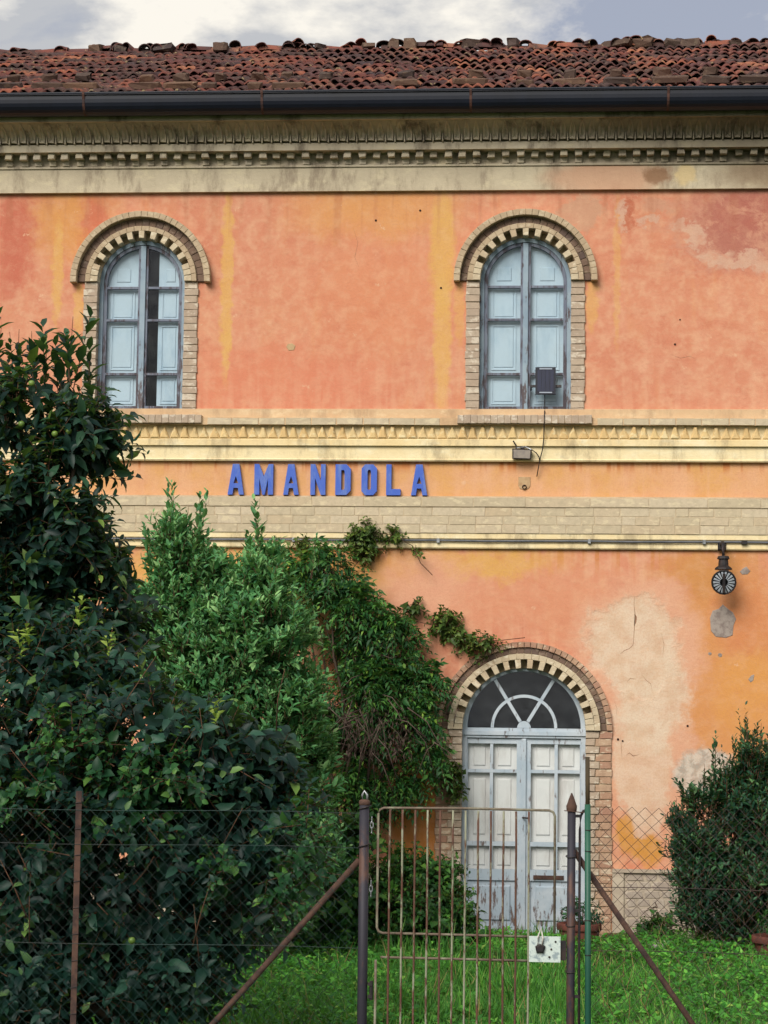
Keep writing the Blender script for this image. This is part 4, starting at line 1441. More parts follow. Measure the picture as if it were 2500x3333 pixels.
def build_letter(ch, x0, w):
    outer, holes = letter_shapes(ch, w)
    loops = [outer] + holes
    flat = [q for lp in loops for q in lp]
    tris = tessellate_polygon([[Vector((x, z, 0)) for x, z in lp] for lp in loops])
    n = len(flat)
    yf, yb = -0.050, 0.0
    vs = [(x, yf, z) for x, z in flat] + [(x, yb, z) for x, z in flat]
    face = MB().add(vs[:n], [tuple(t) for t in tris])
    side = MB()
    base = 0
    for lp in loops:
        m = len(lp)
        side.add([(x, yf + .001, z) for x, z in lp] + [(x, yb, z) for x, z in lp], [(i, (i + 1) % m, m + (i + 1) % m, m + i) for i in range(m)])
    # raised rim round the front of the box letter
    o = side.build("letter", M['letter_back'], SIGN, False, (x0 + 0.57, 0, 0))
    face.build("letter_face", M['letter'], o)
    return o


for ch, x0, x1 in (('A', -1.580, -1.416), ('M', -1.310, -1.120), ('A', -1.016, -0.860), ('N', -0.742, -0.590), ('D', -0.490, -0.336),
                   ('O', -0.227, -0.072), ('L', 0.022, 0.166), ('A', 0.272, 0.434)):
    build_letter(ch, x0, x1 - x0)

# ------------------------------------------------------------------ solar panel, floodlight, cable, wall lamp
SP = thing("solar_panel", "small dark solar panel hung in front of the right upper window", "solar panel", (1.610, -0.01, 5.63), None, (radians(-8), 0, radians(1)))
MB().box(-0.102, 0.102, 0.0, 0.018, -0.142, 0.142).build("backing", M['black_plastic'], SP)
for k in range(4):
    x = -0.062 + k * 0.0415
    MB().box(x - 0.0185, x + 0.0185, -0.004, 0.0005, -0.112, 0.112).build("cell", M['solar'], SP)
for z in (-0.124, 0.124):
    MB().box(-0.062, 0.066, -0.006, 0.0005, z - 0.006, z + 0.006).build("trim", M['pale_strip'], SP)
MB().box(-0.150, 0.160, 0.018, 0.034, -0.062, -0.038).build("arm", M['black'], SP)
MB().box(-0.150, -0.138, 0.030, 0.13, -0.066, -0.034).build("bracket", M['black'], SP)

FL = thing("floodlight", "grey floodlight clipped to the cream band below the right window", "floodlight", (1.379, -0.12, 4.875), None, (radians(6), radians(2), 0))
MB().block([(-0.094, -0.052), (0.094, -0.052), (0.098, 0.050), (-0.098, 0.050)], 0.045, -0.012, 0.006).build("housing", M['black'], FL)
MB().block([(-0.082, -0.042), (0.082, -0.042), (0.085, 0.040), (-0.085, 0.040)], -0.010, -0.016, 0.002).build("lens", M['flood_glass'], FL)
MB().tube([(-0.06, 0.02, 0.05), (-0.062, 0.03, 0.085), (-0.092, 0.02, 0.128)], 0.007, 8).build("stay", M['black'], FL)
MB().tube([(-0.06, 0.03, 0.058), (0.03, 0.05, 0.074), (0.098, 0.02, 0.045)], 0.006, 8).build("yoke", M['steel'], FL)
MB().box(-0.02, 0.02, 0.045, 0.075, -0.02, 0.07).build("mount", M['black'], FL)
CB = MB().tube([(1.603, 0.012, 5.49), (1.603, -0.02, 5.33), (1.600, -0.150, 5.255), (1.598, -0.155, 5.17), (1.596, -0.112, 5.04), (1.585, -0.095, 4.93), (1.560, -0.085, 4.83),
                (1.548, -0.07, 4.77), (1.528, -0.03, 4.66)], 0.0055, 6)
CB.tube([(1.480, -0.12, 4.915), (1.520, -0.12, 4.888), (1.548, -0.10, 4.850), (1.556, -0.085, 4.815)], 0.0055, 6)
tag(CB.build("cable", M['black'], None, True), "thin dark cable hanging from the solar panel past the floodlight", "cable")

LP = thing("wall_lamp", "old black wall lamp with a round ribbed glass on the right", "lamp", (3.355, -0.02, 3.98))
MB().block([(-0.04, -0.05), (0.04, -0.05), (0.04, 0.035), (-0.04, 0.035)], 0.0, -0.05, 0.01).build("wall_plate", M['black'], LP)
MB().tube([(0, -0.03, 0.0), (0.0, -0.12, 0.018), (0, -0.20, -0.005), (0.0, -0.225, -0.06), (0.0, -0.225, -0.13)], 0.022, 10, True, 0.017).build("arm", M['black'], LP, True)
MB().lathe([(0.0, -0.118), (0.050, -0.122), (0.055, -0.130), (0.062, -0.150), (0.046, -0.158), (0.050, -0.200), (0.050, -0.215), (0.082, -0.240), (0.086, -0.256), (0.03, -0.262), (0.0, -0.262)], 14, (0, -0.225, 0)).build("neck", M['black'], LP)
hood = MB().lathe([(0.0, 0.020), (0.045, 0.012), (0.085, -0.010), (0.110, -0.030), (0.119, -0.044), (0.119, -0.052), (0.112, -0.05)], 10, (0, 0, 0))
RY, RZ, RT = -0.255, -0.372, radians(-78)
hood_o = hood.build("reflector", M['black'], LP, False, (0, RY + .03, RZ), (RT, 0, 0))
for k in range(18):
    a = 2 * pi * k / 18
    if abs(cos(a)) < 0.12:
        continue
    c, s = cos(a), sin(a)
    t = (-s, c)
    b = MB()
    r0, r1 = 0.040, 0.104
    q = [(r0 * c - t[0] * .004, r0 * s - t[1] * .004), (r1 * c - t[0] * .011, r1 * s - t[1] * .011), (r1 * c + t[0] * .011, r1 * s + t[1] * .011), (r0 * c + t[0] * .004, r0 * s + t[1] * .004)]
    b.add([(x, y, -0.038) for x, y in q] + [(x, y, -0.052 if i in (1, 2) else -0.060) for i, (x, y) in enumerate(q)],
          [(0, 1, 2, 3), (4, 5, 6, 7), (0, 1, 5, 4), (1, 2, 6, 5), (2, 3, 7, 6), (3, 0, 4, 7)])
    b.build("glass_rib", M['lamp_glass'], hood_o)
rim = MB().tube([(0.116 * cos(2 * pi * k / 20), 0.116 * sin(2 * pi * k / 20), -0.050) for k in range(21)], 0.008, 6, False)
rim.build("rim", M['black'], hood_o, True)
MB().box(-0.013, 0.013, -0.085, 0.105, -0.070, -0.045).build("bulb_holder", M['black'], hood_o)

# ------------------------------------------------------------------ fence and gate
FY = -10.1


def fence_post(name, label, x, h, r, mat, cat="post", lean=(0, 0), group=None):
    o = thing(name, label, cat, (x, FY, 0), group)
    MB().tube([(0, 0, -0.3), (lean[0] * .5, lean[1] * .5, h / 2), (lean[0], lean[1], h)], r, 14).build("shaft", mat, o, True)
    return o


gp = fence_post("gate_post", "dark grey steel gate post with a broken ring on top, left of the gate", 0.704, 1.715, 0.0265, M['post'], lean=(-0.003, 0))
MB().lathe([(0.026, 0.0), (0.030, 0.004), (0.030, 0.022), (0.020, 0.03), (0.0, 0.032)], 14, (-0.003, 0, 1.712)).build("collar", M['rust'], gp, True)
MB().tube([(-0.014, 0, 1.735), (-0.016, 0, 1.765), (-0.004, 0, 1.788), (0.010, 0, 1.768), (0.012, 0, 1.735)], 0.006, 8).build("ring", M['steel'], gp, True)
for z in (1.50, 1.70):
    MB().tube([(0.031 * cos(2 * pi * k / 14), 0.031 * sin(2 * pi * k / 14), z + .01 * cos(2 * pi * k / 14)) for k in range(15)], 0.004, 6, False).build("wire_tie", M['black'], gp)
hg = MB()
hg.box(0.028, 0.052, -0.018, 0.018, 0.70, 0.716)
hg.box(0.028, 0.052, -0.018, 0.018, 0.765, 0.780)
hg.tube([(0.046, -0.004, 0.69), (0.046, -0.004, 0.79)], 0.010, 10)
hg.build("hinge", M['black'], gp)
for z0 in (1.635, 1.30):
    b = MB()
    for k in range(3):
        zc = z0 - k * 0.028
        b.tube([(0.038 + (0.008 * cos(a) if k % 2 else 0.0), -0.005 + (0.0 if k % 2 else 0.008 * cos(a)), zc + 0.018 * sin(a)) for a in [2 * pi * q / 10 for q in range(11)]], 0.003, 5, False)
    b.build("chain", M['steel'], gp)

gp2 = fence_post("gate_post", "rusty brown gate post with a pointed spear tip, right of the gate", 1.800, 1.70, 0.0225, M['post'], lean=(0.004, 0))
MB().lathe([(0.023, 0.0), (0.027, 0.006), (0.029, 0.030), (0.024, 0.040), (0.016, 0.066), (0.006, 0.090), (0.004, 0.096), (0.0, 0.099)], 12, (0.004, 0, 1.695)).build("finial", M['rust'], gp2, True)
for z in (1.46, 1.10, 0.86):
    MB().tube([(0.025 * cos(2 * pi * k / 14), 0.025 * sin(2 * pi * k / 14), z + .005 * sin(2 * pi * k / 14)) for k in range(15)], 0.003, 6, False).build("wire_tie", M['black'], gp2)
rd = MB().tube([(0.090, 0, 1.705), (0.066, 0, 1.70), (0.052, 0, 1.672), (0.048, 0, 1.60), (0.046, 0, 1.0), (0.047, 0, 0.1)], 0.007, 8)
rd.build("tension_rod", M['black'], gp2, True)
for z in (1.672, 1.177, 0.731):
    MB().box(0.020, 0.050, -0.006, 0.006, z - 0.008, z + 0.008).build("rod_bracket", M['black'], gp2)
MB().tube([(-0.035, -0.02, 1.700), (0.0, -0.028, 1.698), (0.05, -0.015, 1.692), (0.095, -0.02, 1.694)], 0.003, 6).build("wire_end", M['rust'], gp2)

grn = thing("fence_pole", "thin green pole with a bare wooden top beside the gate", "pole", (1.892, FY - 0.03, 0))
MB().tube([(0.004, 0, -0.3), (0.0, 0, 0.9), (-0.004, 0, 1.735)], 0.0160, 12).build("sleeve", M['green_post'], grn, True)
MB().tube([(-0.004, 0, 1.73), (-0.006, 0, 1.985)], 0.0125, 10).build("stake", M['wood'], grn, True)
for z in (1.60, 1.49, 1.13, 0.95):
    MB().tube([(0.0 + 0.0175 * cos(2 * pi * k / 12), 0.0175 * sin(2 * pi * k / 12), z) for k in range(13)], 0.0025, 5, False).build("wire_tie", M['black'], grn)
tp = thing("iron_stake", "rusty iron fence stake standing against the dark bush at far left", "stake", (-0.846, FY, 0))
b = MB()
b.box(-0.016, 0.016, -0.003, 0.003, -0.3, 1.765)
b.box(-0.003, 0.003, 0.003, 0.030, -0.3, 1.760)
b.build("profile", M['rust'], tp)
for k in range(9):
    MB().tube([(-0.018, -0.004, 1.70 - k * .14), (0.018, -0.006, 1.705 - k * .14)], 0.0025, 5).build("wire_tie", M['black'], tp)
for z in (1.72,):
    MB().box(0.012, 0.026, -0.01, 0.006, z - 0.01, z + 0.01).build("clip", M['black'], tp)
br = MB()
br.tube([(0.674, FY + 0.035, 1.42), (-0.60, FY + 0.05, -0.03)], 0.0165, 8)
tag(br.build("brace", M['rust'], None, True), "rusty slanting brace running down left from the gate post", "brace")
br = MB()
br.tube([(1.818, FY + 0.035, 1.487), (2.88, FY + 0.05, -0.03)], 0.0155, 8)
tag(br.build("brace", M['rust'], None, True), "dark slanting brace running down right from the spear-tipped post", "brace")

# gate
GT = thing("garden_gate", "narrow iron gate of rusty bars with flaking pale paint", "gate", (0, FY + 0.005, 0))


def m_bar():
    t = NT("gate_bar_paint")
    n = t.noise(22, 5, 0.7, stretch=(1, 1, 0.30))
    r = t.rnd()
    c = t.mix(t.ramp(t.mul(n, t.mul(r, 0.14), 'ADD'), 0.49, 0.58), t.mix(t.noise(40, 3), col(168, 168, 142), col(124, 128, 112)), t.mix(t.noise(30, 3), col(118, 78, 60), col(74, 60, 56)))
    t.bump(n, 0.6, 0.003)
    return t.done(c, 0.8, 0.25)


M['bar'] = m_bar()
M['gate_frame'] = m_plain("gate_frame_iron", (112, 96, 84), (142, 140, 120), 12, 0.75, 0.3, 0.1, 0.3)
x0, x1, zt, zb = 0.775, 1.716, 1.699, 1.040
rr = 0.030
fr = [(x0 + 0.10, 0, zb), (x0 + rr, 0, zb), (x0 + rr * .3, 0, zb + rr * .3), (x0, 0, zb + rr), (x0, 0, zt - rr), (x0 + rr * .3, 0, zt - rr * .3), (x0 + rr, 0, zt),
      ((x0 + x1) / 2, 0, zt + .004), (x1 - rr, 0, zt), (x1 - rr * .3, 0, zt - rr * .3), (x1, 0, zt - rr), (x1, 0, 1.055)]
MB().tube(fr, 0.0068, 8).build("frame", M['gate_frame'], GT, True)
MB().tube([(x0 + 0.10, 0, zb), (x1 - .13, 0, zb - 0.004)], 0.0066, 8).build("rail", M['gate_frame'], GT, True)
MB().tube([(x0 + 0.022, 0.0, 0.914), (x1 - .13, 0, 0.910)], 0.0066, 8).build("rail", M['gate_frame'], GT, True)
MB().tube([(x0 + 0.010, 0.0, 0.12), (x1, 0, 0.12)], 0.0066, 8).build("rail", M['gate_frame'], GT, True)
MB().tube([(x0 - 0.004, 0, 0.90), (x0 - .004, 0, 0.12)], 0.0068, 8).build("stile", M['gate_frame'], GT, True)
for k in range(12):
    xx = 0.839 + k * 0.0672
    pts = [(xx + random.uniform(-.0012, .0012), -0.009, 1.692 - i * 0.196) for i in range(9)]
    MB().tube(pts, 0.0058, 7).build("bar", M['bar'], GT, True)
MB().box(1.583, 1.748, -0.030, -0.020, 0.908, 1.042).build("lock_plate", M['plate'], GT)
MB().box(1.735, 1.778, -0.016, -0.006, 0.918, 1.020).build("strike", M['black'], GT)
MB().block([(1.622, 0.958), (1.660, 0.958), (1.668, 0.992), (1.640, 1.004), (1.615, 0.990)], -0.03, -0.050, 0.006).build("padlock", M['black'], GT)
MB().tube([(1.630, -0.042, 0.995), (1.630, -0.044, 1.04), (1.645, -0.03, 1.085), (1.655, -0.042, 1.035), (1.652, -0.042, 0.995)], 0.0055, 7).build("shackle", M['white_stone'], GT, True)
for xx, zz in ((1.700, 0.975), (1.690, 0.935), (1.722, 1.015)):
    MB().lathe([(0.006, 0), (0.005, 0.004), (0, 0.005)], 8).build("rivet", M['black'], GT, False, (xx, -0.030, zz), (pi / 2, 0, 0))


# chain-link: every wire a real zigzag
def chain_link(name, label, xa, xb, z0, z1, mat, sag=0.006, seed=0, rad=0.00125):
    d = 0.0695
    n = int((xb - xa) / (d / 2))
    m = int((z1 - z0) / (d / 2))
    js = np.arange(m + 1)
    vs, fs = [], []
    tri = [(0.0, 1.0), (0.866, -0.5), (-0.866, -0.5)]
    base = 0
    allv, allf = [], []
    for k in range(n):
        flip = (js + k) % 2
        x = xa + (k + flip) * d / 2
        z = z1 - js * d / 2
        xx = x + 0.006 * np.sin(z * 3.1 + x * 1.7 + seed) + 0.004 * np.sin(x * 9 + seed)
        zz = z + sag * np.sin(x * 2.3 + seed) + 0.004 * np.sin(x * 7.0 + z * 4)
        yy = FY + 0.0022 * (1 - 2 * flip) * (1 if k % 2 else -1) + 0.012 * np.sin(x * 1.9 + z * 2.2 + seed)
        P = np.stack([xx, yy, zz], 1)
        ring = np.concatenate([P + np.array([a * rad * 1.15, b * rad, 0.25 * b * rad]) for a, b in tri], 1).reshape(m + 1, 3, 3)
        allv.append(ring.reshape(-1, 3))
        i = np.arange(m)[:, None] * 3 + base
        for q in range(3):
            q2 = (q + 1) % 3
            allf.append(np.concatenate([i + q, i + q2, i + 3 + q2, i + 3 + q], 1))
        base += (m + 1) * 3
    o = thing(name, label, "fence")
    wm = np_mesh("woven_wire", np.concatenate(allv), np.concatenate(allf), mat, True)
    wo = link("woven_wire", wm, None, o)
    wo["kind"] = "stuff"
    return o


cl = chain_link("chain_link_fence", "green chain-link fence in front of the dark bush on the left", -4.6, 0.675, 0.05, 1.668, M['wire'], 0.008, 1.0)
for z in (1.668, 1.485, 0.958):
    MB().tube([(-4.6 + i * 0.44, FY - .004, z + 0.006 * sin(i * 1.3)) for i in range(13)], 0.0016, 5).build("tension_wire", M['wire'], cl)
cr = chain_link("chain_link_fence", "rusty chain-link fence with spiky top right of the green pole", 1.915, 5.2, 0.05, 1.722, M['wire_rust'], 0.004, 4.0, 0.0017)
for z in (1.30, 0.97):
    MB().tube([(1.90 + i * 0.33, FY - .004, z + 0.005 * sin(i * 1.3)) for i in range(11)], 0.0020, 5).build("tension_wire", M['wire_rust'], cr)


# ------------------------------------------------------------------ foliage builders
def unit(v):
    return v / np.maximum(1e-9, np.linalg.norm(v, axis=-1, keepdims=True))


def leaf_mesh(name, pos, d, nrm, L, Wd, mat, fold=0.28, curl=0.25, shape=0.45):
    """one folded, curling blade per row; five points, four triangles"""
    n = len(pos)
    d = unit(d)
    s = unit(np.cross(d, nrm))
    u = unit(np.cross(s, d))
    L = L[:, None]
    Wd = Wd[:, None]
    mid = pos + d * L * shape
    v = np.empty((n, 5, 3), dtype=np.float32)
    v[:, 0] = pos
    v[:, 1] = mid + s * Wd * .5 + u * Wd * fold
    v[:, 2] = mid - s * Wd * .5 + u * Wd * fold
    v[:, 3] = pos + d * L - u * L * curl
    v[:, 4] = mid - u * L * curl * .15
    f = np.array([(0, 1, 4), (0, 4, 2), (2, 4, 3), (4, 1, 3)], dtype=np.int32)
    F = (np.arange(n, dtype=np.int32)[:, None, None] * 5 + f[None]).reshape(-1, 3)
    return np_mesh(name, v.reshape(-1, 3), F, mat)


def leaf_mesh8(name, pos, d, nrm, L, Wd, mat, fold=0.28, curl=0.25):
    """rounder blade for leaves seen large: eight points, eight triangles"""
    n = len(pos)
    d = unit(d)
    s = unit(np.cross(d, nrm))
    u = unit(np.cross(s, d))
    L = L[:, None]
    Wd = Wd[:, None]
    v = np.empty((n, 8, 3), dtype=np.float32)
    m1 = pos + d * L * .32 - u * L * curl * .06
    m2 = pos + d * L * .68 - u * L * curl * .40
    v[:, 0] = pos
    v[:, 1] = m1 + s * Wd * .5 + u * Wd * fold * .8
    v[:, 2] = m1 - s * Wd * .5 + u * Wd * fold * .8
    v[:, 3] = m2 + s * Wd * .40 + u * Wd * fold * .7
    v[:, 4] = m2 - s * Wd * .40 + u * Wd * fold * .7
    v[:, 5] = pos + d * L * .97 - u * L * curl
    v[:, 6] = m1
    v[:, 7] = m2
    f = np.array([(0, 1, 6), (0, 6, 2), (6, 1, 3), (6, 3, 7), (2, 6, 7), (2, 7, 4), (7, 3, 5), (4, 7, 5)], dtype=np.int32)
    F = (np.arange(n, dtype=np.int32)[:, None, None] * 8 + f[None]).reshape(-1, 3)
    return np_mesh(name, v.reshape(-1, 3), F, mat)


def stems_mesh(name, a, b, r0, r1, mat):
    """thin three-sided sticks from a to b"""
    n = len(a)
    d = unit(b - a)
    ref = np.where(np.abs(d[:, 2:3]) > 0.9, np.array([[1.0, 0, 0]]), np.array([[0, 0, 1.0]]))
    s = unit(np.cross(d, ref))
    u = np.cross(s, d)
    v = np.empty((n, 6, 3))
    for k in range(3):
        o = s * cos(2.094 * k) + u * sin(2.094 * k)
        v[:, k] = a + o * r0
        v[:, 3 + k] = b + o * r1
    f = np.array([(0, 1, 4, 3), (1, 2, 5, 4), (2, 0, 3, 5)], dtype=np.int32)
    F = (np.arange(n, dtype=np.int32)[:, None, None] * 6 + f[None]).reshape(-1, 4)
    return np_mesh(name, v.reshape(-1, 3), F, mat)


def lumpy(p, k=3.0, seed=0.0):
    """cheap smooth noise in about -1..1 used to open gaps in a crown"""
    x, y, z = p[:, 0] * k + seed, p[:, 1] * k + seed * 1.7, p[:, 2] * k - seed
    return (np.sin(x * 1.3 + np.sin(z * 1.7)) + np.sin(y * 1.9 + z * 0.8) + np.sin(z * 1.5 + x * 0.9 + np.sin(y)) + np.sin(x * 2.9 - z * 2.3)) / 4


def twigs_in_blobs(blobs, n, rng, surf=0.45, gap=0.0, gk=4.0, seed=0.0, squash=1.0):
    """blobs: rows of x, y, z, r. Returns twig seats and outward directions, thickest near the surface"""
    B = np.array(blobs, dtype=float)
    w = B[:, 3] ** 2.2
    idx = rng.choice(len(B), size=n, p=w / w.sum())
    d = unit(rng.normal(size=(n, 3)))
    rad = B[idx, 3] * (rng.random(n) ** surf)
    off = d * rad[:, None]
    off[:, 1] *= squash
    p = B[idx, :3] + off
    if gap > 0:
        keep = lumpy(p, gk, seed) > (gap * 2 - 1) * 0.75
        p, d = p[keep], d[keep]
    return p, d


def foliate(seat, tw, length, per, L, Wd, rng, spread=0.9, droop=0.0, pinnate=False, lj=0.45, outward=None):
    """leaves set along twigs. Returns leaf position, direction, normal, length, width and twig ends"""
    n = len(seat)
    tw = unit(tw)
    ref = unit(rng.normal(size=(n, 3)))
    s = unit(np.cross(tw, ref))
    u = np.cross(s, tw)
    if pinnate:                                             # flat spray facing out and up
        up = np.array([[0.0, -0.45, 1.0]]) + rng.normal(size=(n, 3)) * 0.25
        s = unit(np.cross(tw, up))
        u = np.cross(s, tw)
    ln = length * (1 + rng.uniform(-.35, .35, n))
    tsz = rng.uniform(.68, 1.28, n)
    P, D, N, LL, WW = [], [], [], [], []
    for k in range(per):
        f = 0.12 + 0.88 * (k + rng.uniform(-.2, .2, n)) / max(1, per - 1)
        base = seat + tw * (ln * f)[:, None]
        base[:, 2] -= droop * ln * f ** 2
        if pinnate:
            side = 1.0 if k % 2 else -1.0
            if k == per - 1:
                side = 0.0
            dirv = tw * 0.55 + s * side + rng.normal(size=(n, 3)) * 0.12
            nr = u + rng.normal(size=(n, 3)) * 0.2
        else:
            a = 2.399 * k + rng.uniform(0, 6.28, n) * (1 if k == 0 else .0) + rng.normal(0, .35, n)
            rv = s * np.cos(a)[:, None] + u * np.sin(a)[:, None]
            dirv = tw * (1.0 - 0.35 * spread) + rv * spread + rng.normal(size=(n, 3)) * 0.15
            nr = tw * 0.7 - rv * 0.3 + np.array([[0, -0.25, 0.75]]) + rng.normal(size=(n, 3)) * 0.25
        dirv = unit(dirv)
        dirv[:, 2] -= droop * 0.9
        sz = (1 + rng.uniform(-lj, lj, n)) * (0.75 + 0.35 * np.sin(np.pi * np.clip(f, 0, 1))) * tsz
        P.append(base)
        D.append(dirv)
        N.append(nr)
        LL.append(L * sz)
        WW.append(Wd * sz)
    tip = seat + tw * ln[:, None]
    tip[:, 2] -= droop * ln
    return np.concatenate(P), np.concatenate(D), np.concatenate(N), np.concatenate(LL), np.concatenate(WW), tip


def limb(mb, a, b, r0, r1, wob=0.06, n=6, seed=0):
    r = random.Random(seed)
    pts = []
    for i in range(n + 1):
        t = i / n
        w = wob * sin(pi * t)
        pts.append(Vector(a).lerp(Vector(b), t) + Vector((r.uniform(-w, w), r.uniform(-w, w), r.uniform(-w, w) * .5 + 0.12 * sin(pi * t))))
    mb.tube(pts, r0, 7, True, r1)
    return pts


def plant(name, label, cat, blobs, ntw, per, tl, L, Wd, leafmat, barkmat, root, seed, up=0.5, droop=0.0, spread=0.9, gap=0.0, surf=0.45,
          pinnate=False, trunk_r=0.05, limbs=6, group=None, tips=None, crown="crown", squash=1.0, fold=0.28, curl=0.25, gk=4.0, outk=0.7, toward=None):
    rng = np.random.default_rng(seed)
    o = thing(name, label, cat, root, group)
    R0 = np.array(root)
    seat, out = twigs_in_blobs(blobs, ntw, rng, surf, gap, gk, seed, squash)
    tw = out * outk + np.array([[0, 0, up]]) + rng.normal(size=seat.shape) * 0.35
    if toward is not None:
        tw = tw + np.array([toward])
    seat0 = seat - unit(tw) * tl * 0.35
    P, D, N, LL, WW, tip = foliate(seat0, tw, tl, per, L, Wd, rng, spread, droop, pinnate)
    parts = [(P, D, N, LL, WW)]
    A, Bp = [seat0 - R0], [tip - R0]
    if tips:
        T = np.array([(x, y, z) for x, y, z, h in tips], dtype=float)
        H = np.array([h for x, y, z, h in tips], dtype=float)
        for t, h in zip(T, H):
            m = 2
            st = np.repeat((t - np.array([0, 0, h]))[None], m, 0) + rng.normal(size=(m, 3)) * 0.012
            dv = np.repeat(np.array([[rng.normal(0, .07), rng.normal(0, .07), 1.0]]), m, 0) + rng.normal(size=(m, 3)) * 0.05
            parts.append(foliate(st, dv, h, 12, L * 1.05, Wd * 1.05, rng, 0.6, droop * 0.3)[:5])
            A.append(st - R0)
            Bp.append(st + unit(dv) * h - R0)
    P, D, N, LL, WW = [np.concatenate(q) for q in zip(*parts)]
    link(crown, (leaf_mesh8 if L > 0.05 and not pinnate else leaf_mesh)(crown, P - R0, D, N, LL, WW, leafmat, fold, curl), None, o)
    tws = link("twigs", stems_mesh("twigs", np.concatenate(A), np.concatenate(Bp), 0.0045, 0.0018, M['twig']), None, o)
    tws["kind"] = "stuff"
    mb = MB()
    r = random.Random(seed)
    bl = sorted(blobs, key=lambda q: -q[3])
    fork = (0.0, 0.0, 0.35)
    limb(mb, (0, 0, -0.15), fork, trunk_r * 1.15, trunk_r, 0.03, 4, seed)
    for i, q in enumerate(bl[:limbs]):
        limb(mb, fork, (q[0] - root[0], q[1] - root[1], q[2] - root[2]), trunk_r * .7, trunk_r * .18, 0.12, 7, seed + i)
    mb.build("trunk", barkmat, o, True)
    return o


def deep(rows, y, seed, jy=0.25, lean=0.0):
    r = random.Random(seed)
    return [(x, y + r.uniform(-jy, jy), z, q) for x, z, q in rows]


TREE = [(-1.66, 4.16, 0.11), (-1.42, 4.12, 0.09), (-1.80, 4.26, 0.10), (-1.24, 4.00, 0.14), (-1.14, 3.94, 0.11), (-1.42, 3.90, 0.20), (-1.26, 3.78, 0.15), (-1.72, 3.94, 0.11), (-1.42, 3.58, 0.24), (-1.28, 3.40, 0.17), (-1.24, 3.22, 0.16), (-1.66, 3.42, 0.20), (-2.2, 4.06, 0.32), (-2.1, 3.47, 0.38), (-1.39, 3.06, 0.34), (-1.15, 3.01, 0.15), (-1.59, 2.8, 0.32), (-2.01, 2.89, 0.47), (-1.18, 2.72, 0.30)]
BUSH = [(-1.35, 2.44, 0.40), (-0.94, 2.34, 0.27), (-0.68, 2.06, 0.28), (-0.3, 1.96, 0.25), (-0.04, 1.90, 0.22), (-1.33, 2.02, 0.47), (-0.83, 1.98, 0.45), (-0.35, 1.93, 0.34), (0.05, 1.77, 0.25), (0.08, 1.61, 0.25), (-0.34, 1.54, 0.45), (-0.9, 1.48, 0.53), (-1.38, 1.47, 0.53), (0.08, 1.36, 0.24), (-0.16, 1.08, 0.31), (-0.61, 0.99, 0.5), (-1.16, 0.93, 0.55), (-0.45, 0.73, 0.28), (-0.87, 0.53, 0.45), (-1.4, 0.44, 0.5), (-1.95, 1.74, 0.56), (-1.92, 0.92, 0.55)]
LAUREL = [(-1.56, 3.66, 0.22), (-1.49, 3.35, 0.36), (-1.70, 3.0, 0.30), (-1.2, 3.15, 0.38), (-0.83, 3.58, 0.14), (-0.8, 3.30, 0.23), (-0.83, 2.89, 0.42), (-0.60, 2.93, 0.22), (-0.52, 2.42, 0.24), (-0.66, 2.22, 0.42), (-0.44, 1.86, 0.24), (-1.27, 2.61, 0.6), (-0.45, 1.47, 0.28), (-0.48, 1.03, 0.36), (-1.05, 1.62, 0.6), (-0.70, 0.7, 0.4)]
LTIP = [(-1.62, -3.1, 4.12, .4), (-1.37, -3.0, 4.08, .4), (-0.86, -2.9, 3.96, .4), (-1.6, -3.0, 4.14, .42), (-1.39, -2.9, 4.12, .42), (-0.84, -3.0, 4.00, .40), (-0.42, -2.8, 3.78, .34), (-1.73, -3.0, 3.93, .25), (-1.5, -3.1, 3.93, .25), (-1.81, -3.0, 3.80, .2), (-0.97, -2.9, 3.76, .25), (-0.69, -3.0, 3.72, .25), (-1.2, -3.0, 3.62, .2), (-1.05, -3.0, 3.5, .2), (-0.62, -3, 3.3, .25), (-0.55, -3.1, 3.1, .25)]
WIST = [(-0.61, 3.86, 0.14), (-0.47, 3.67, 0.22), (-0.82, 3.65, 0.21), (-0.24, 3.38, 0.24), (0.13, 3.22, 0.16), (-0.65, 3.33, 0.22), (-0.24, 2.97, 0.30), (0.16, 2.97, 0.23), (-0.20, 2.62, 0.15), (0.08, 2.56, 0.34), (0.32, 2.52, 0.20), (0.52, 2.66, 0.12), (0.28, 2.2, 0.24), (0.46, 1.91, 0.16), (0.0, 2.2, 0.16), (-0.34, 1.95, 0.16), (-0.10, 1.62, 0.28), (0.22, 1.64, 0.20), (-0.58, 2.19, 0.24)]
SPRIG = [(-0.17, 4.08, 0.11), (0.09, 4.05, 0.06), (-0.31, 4.01, 0.08), (-0.17, 3.88, 0.09), (0.62, 3.19, 0.12), (0.76, 3.08, 0.09), (0.92, 2.98, 0.09), (1.10, 3.01, 0.06), (0.34, 3.37, 0.06), (0.23, 3.35, 0.05), (0.31, 3.9, 0.03), (0.36, 3.81, 0.02), (0.71, 1.69, 0.10), (0.78, 1.51, 0.06), (-0.82, 3.96, 0.06)]
GATEB = [(0.37, 0.83, 0.20), (0.62, 0.75, 0.22), (0.74, 0.50, 0.22), (0.41, 0.42, 0.33), (0.16, 0.74, 0.15), (0.14, 0.38, 0.25), (0.87, 0.30, 0.17)]
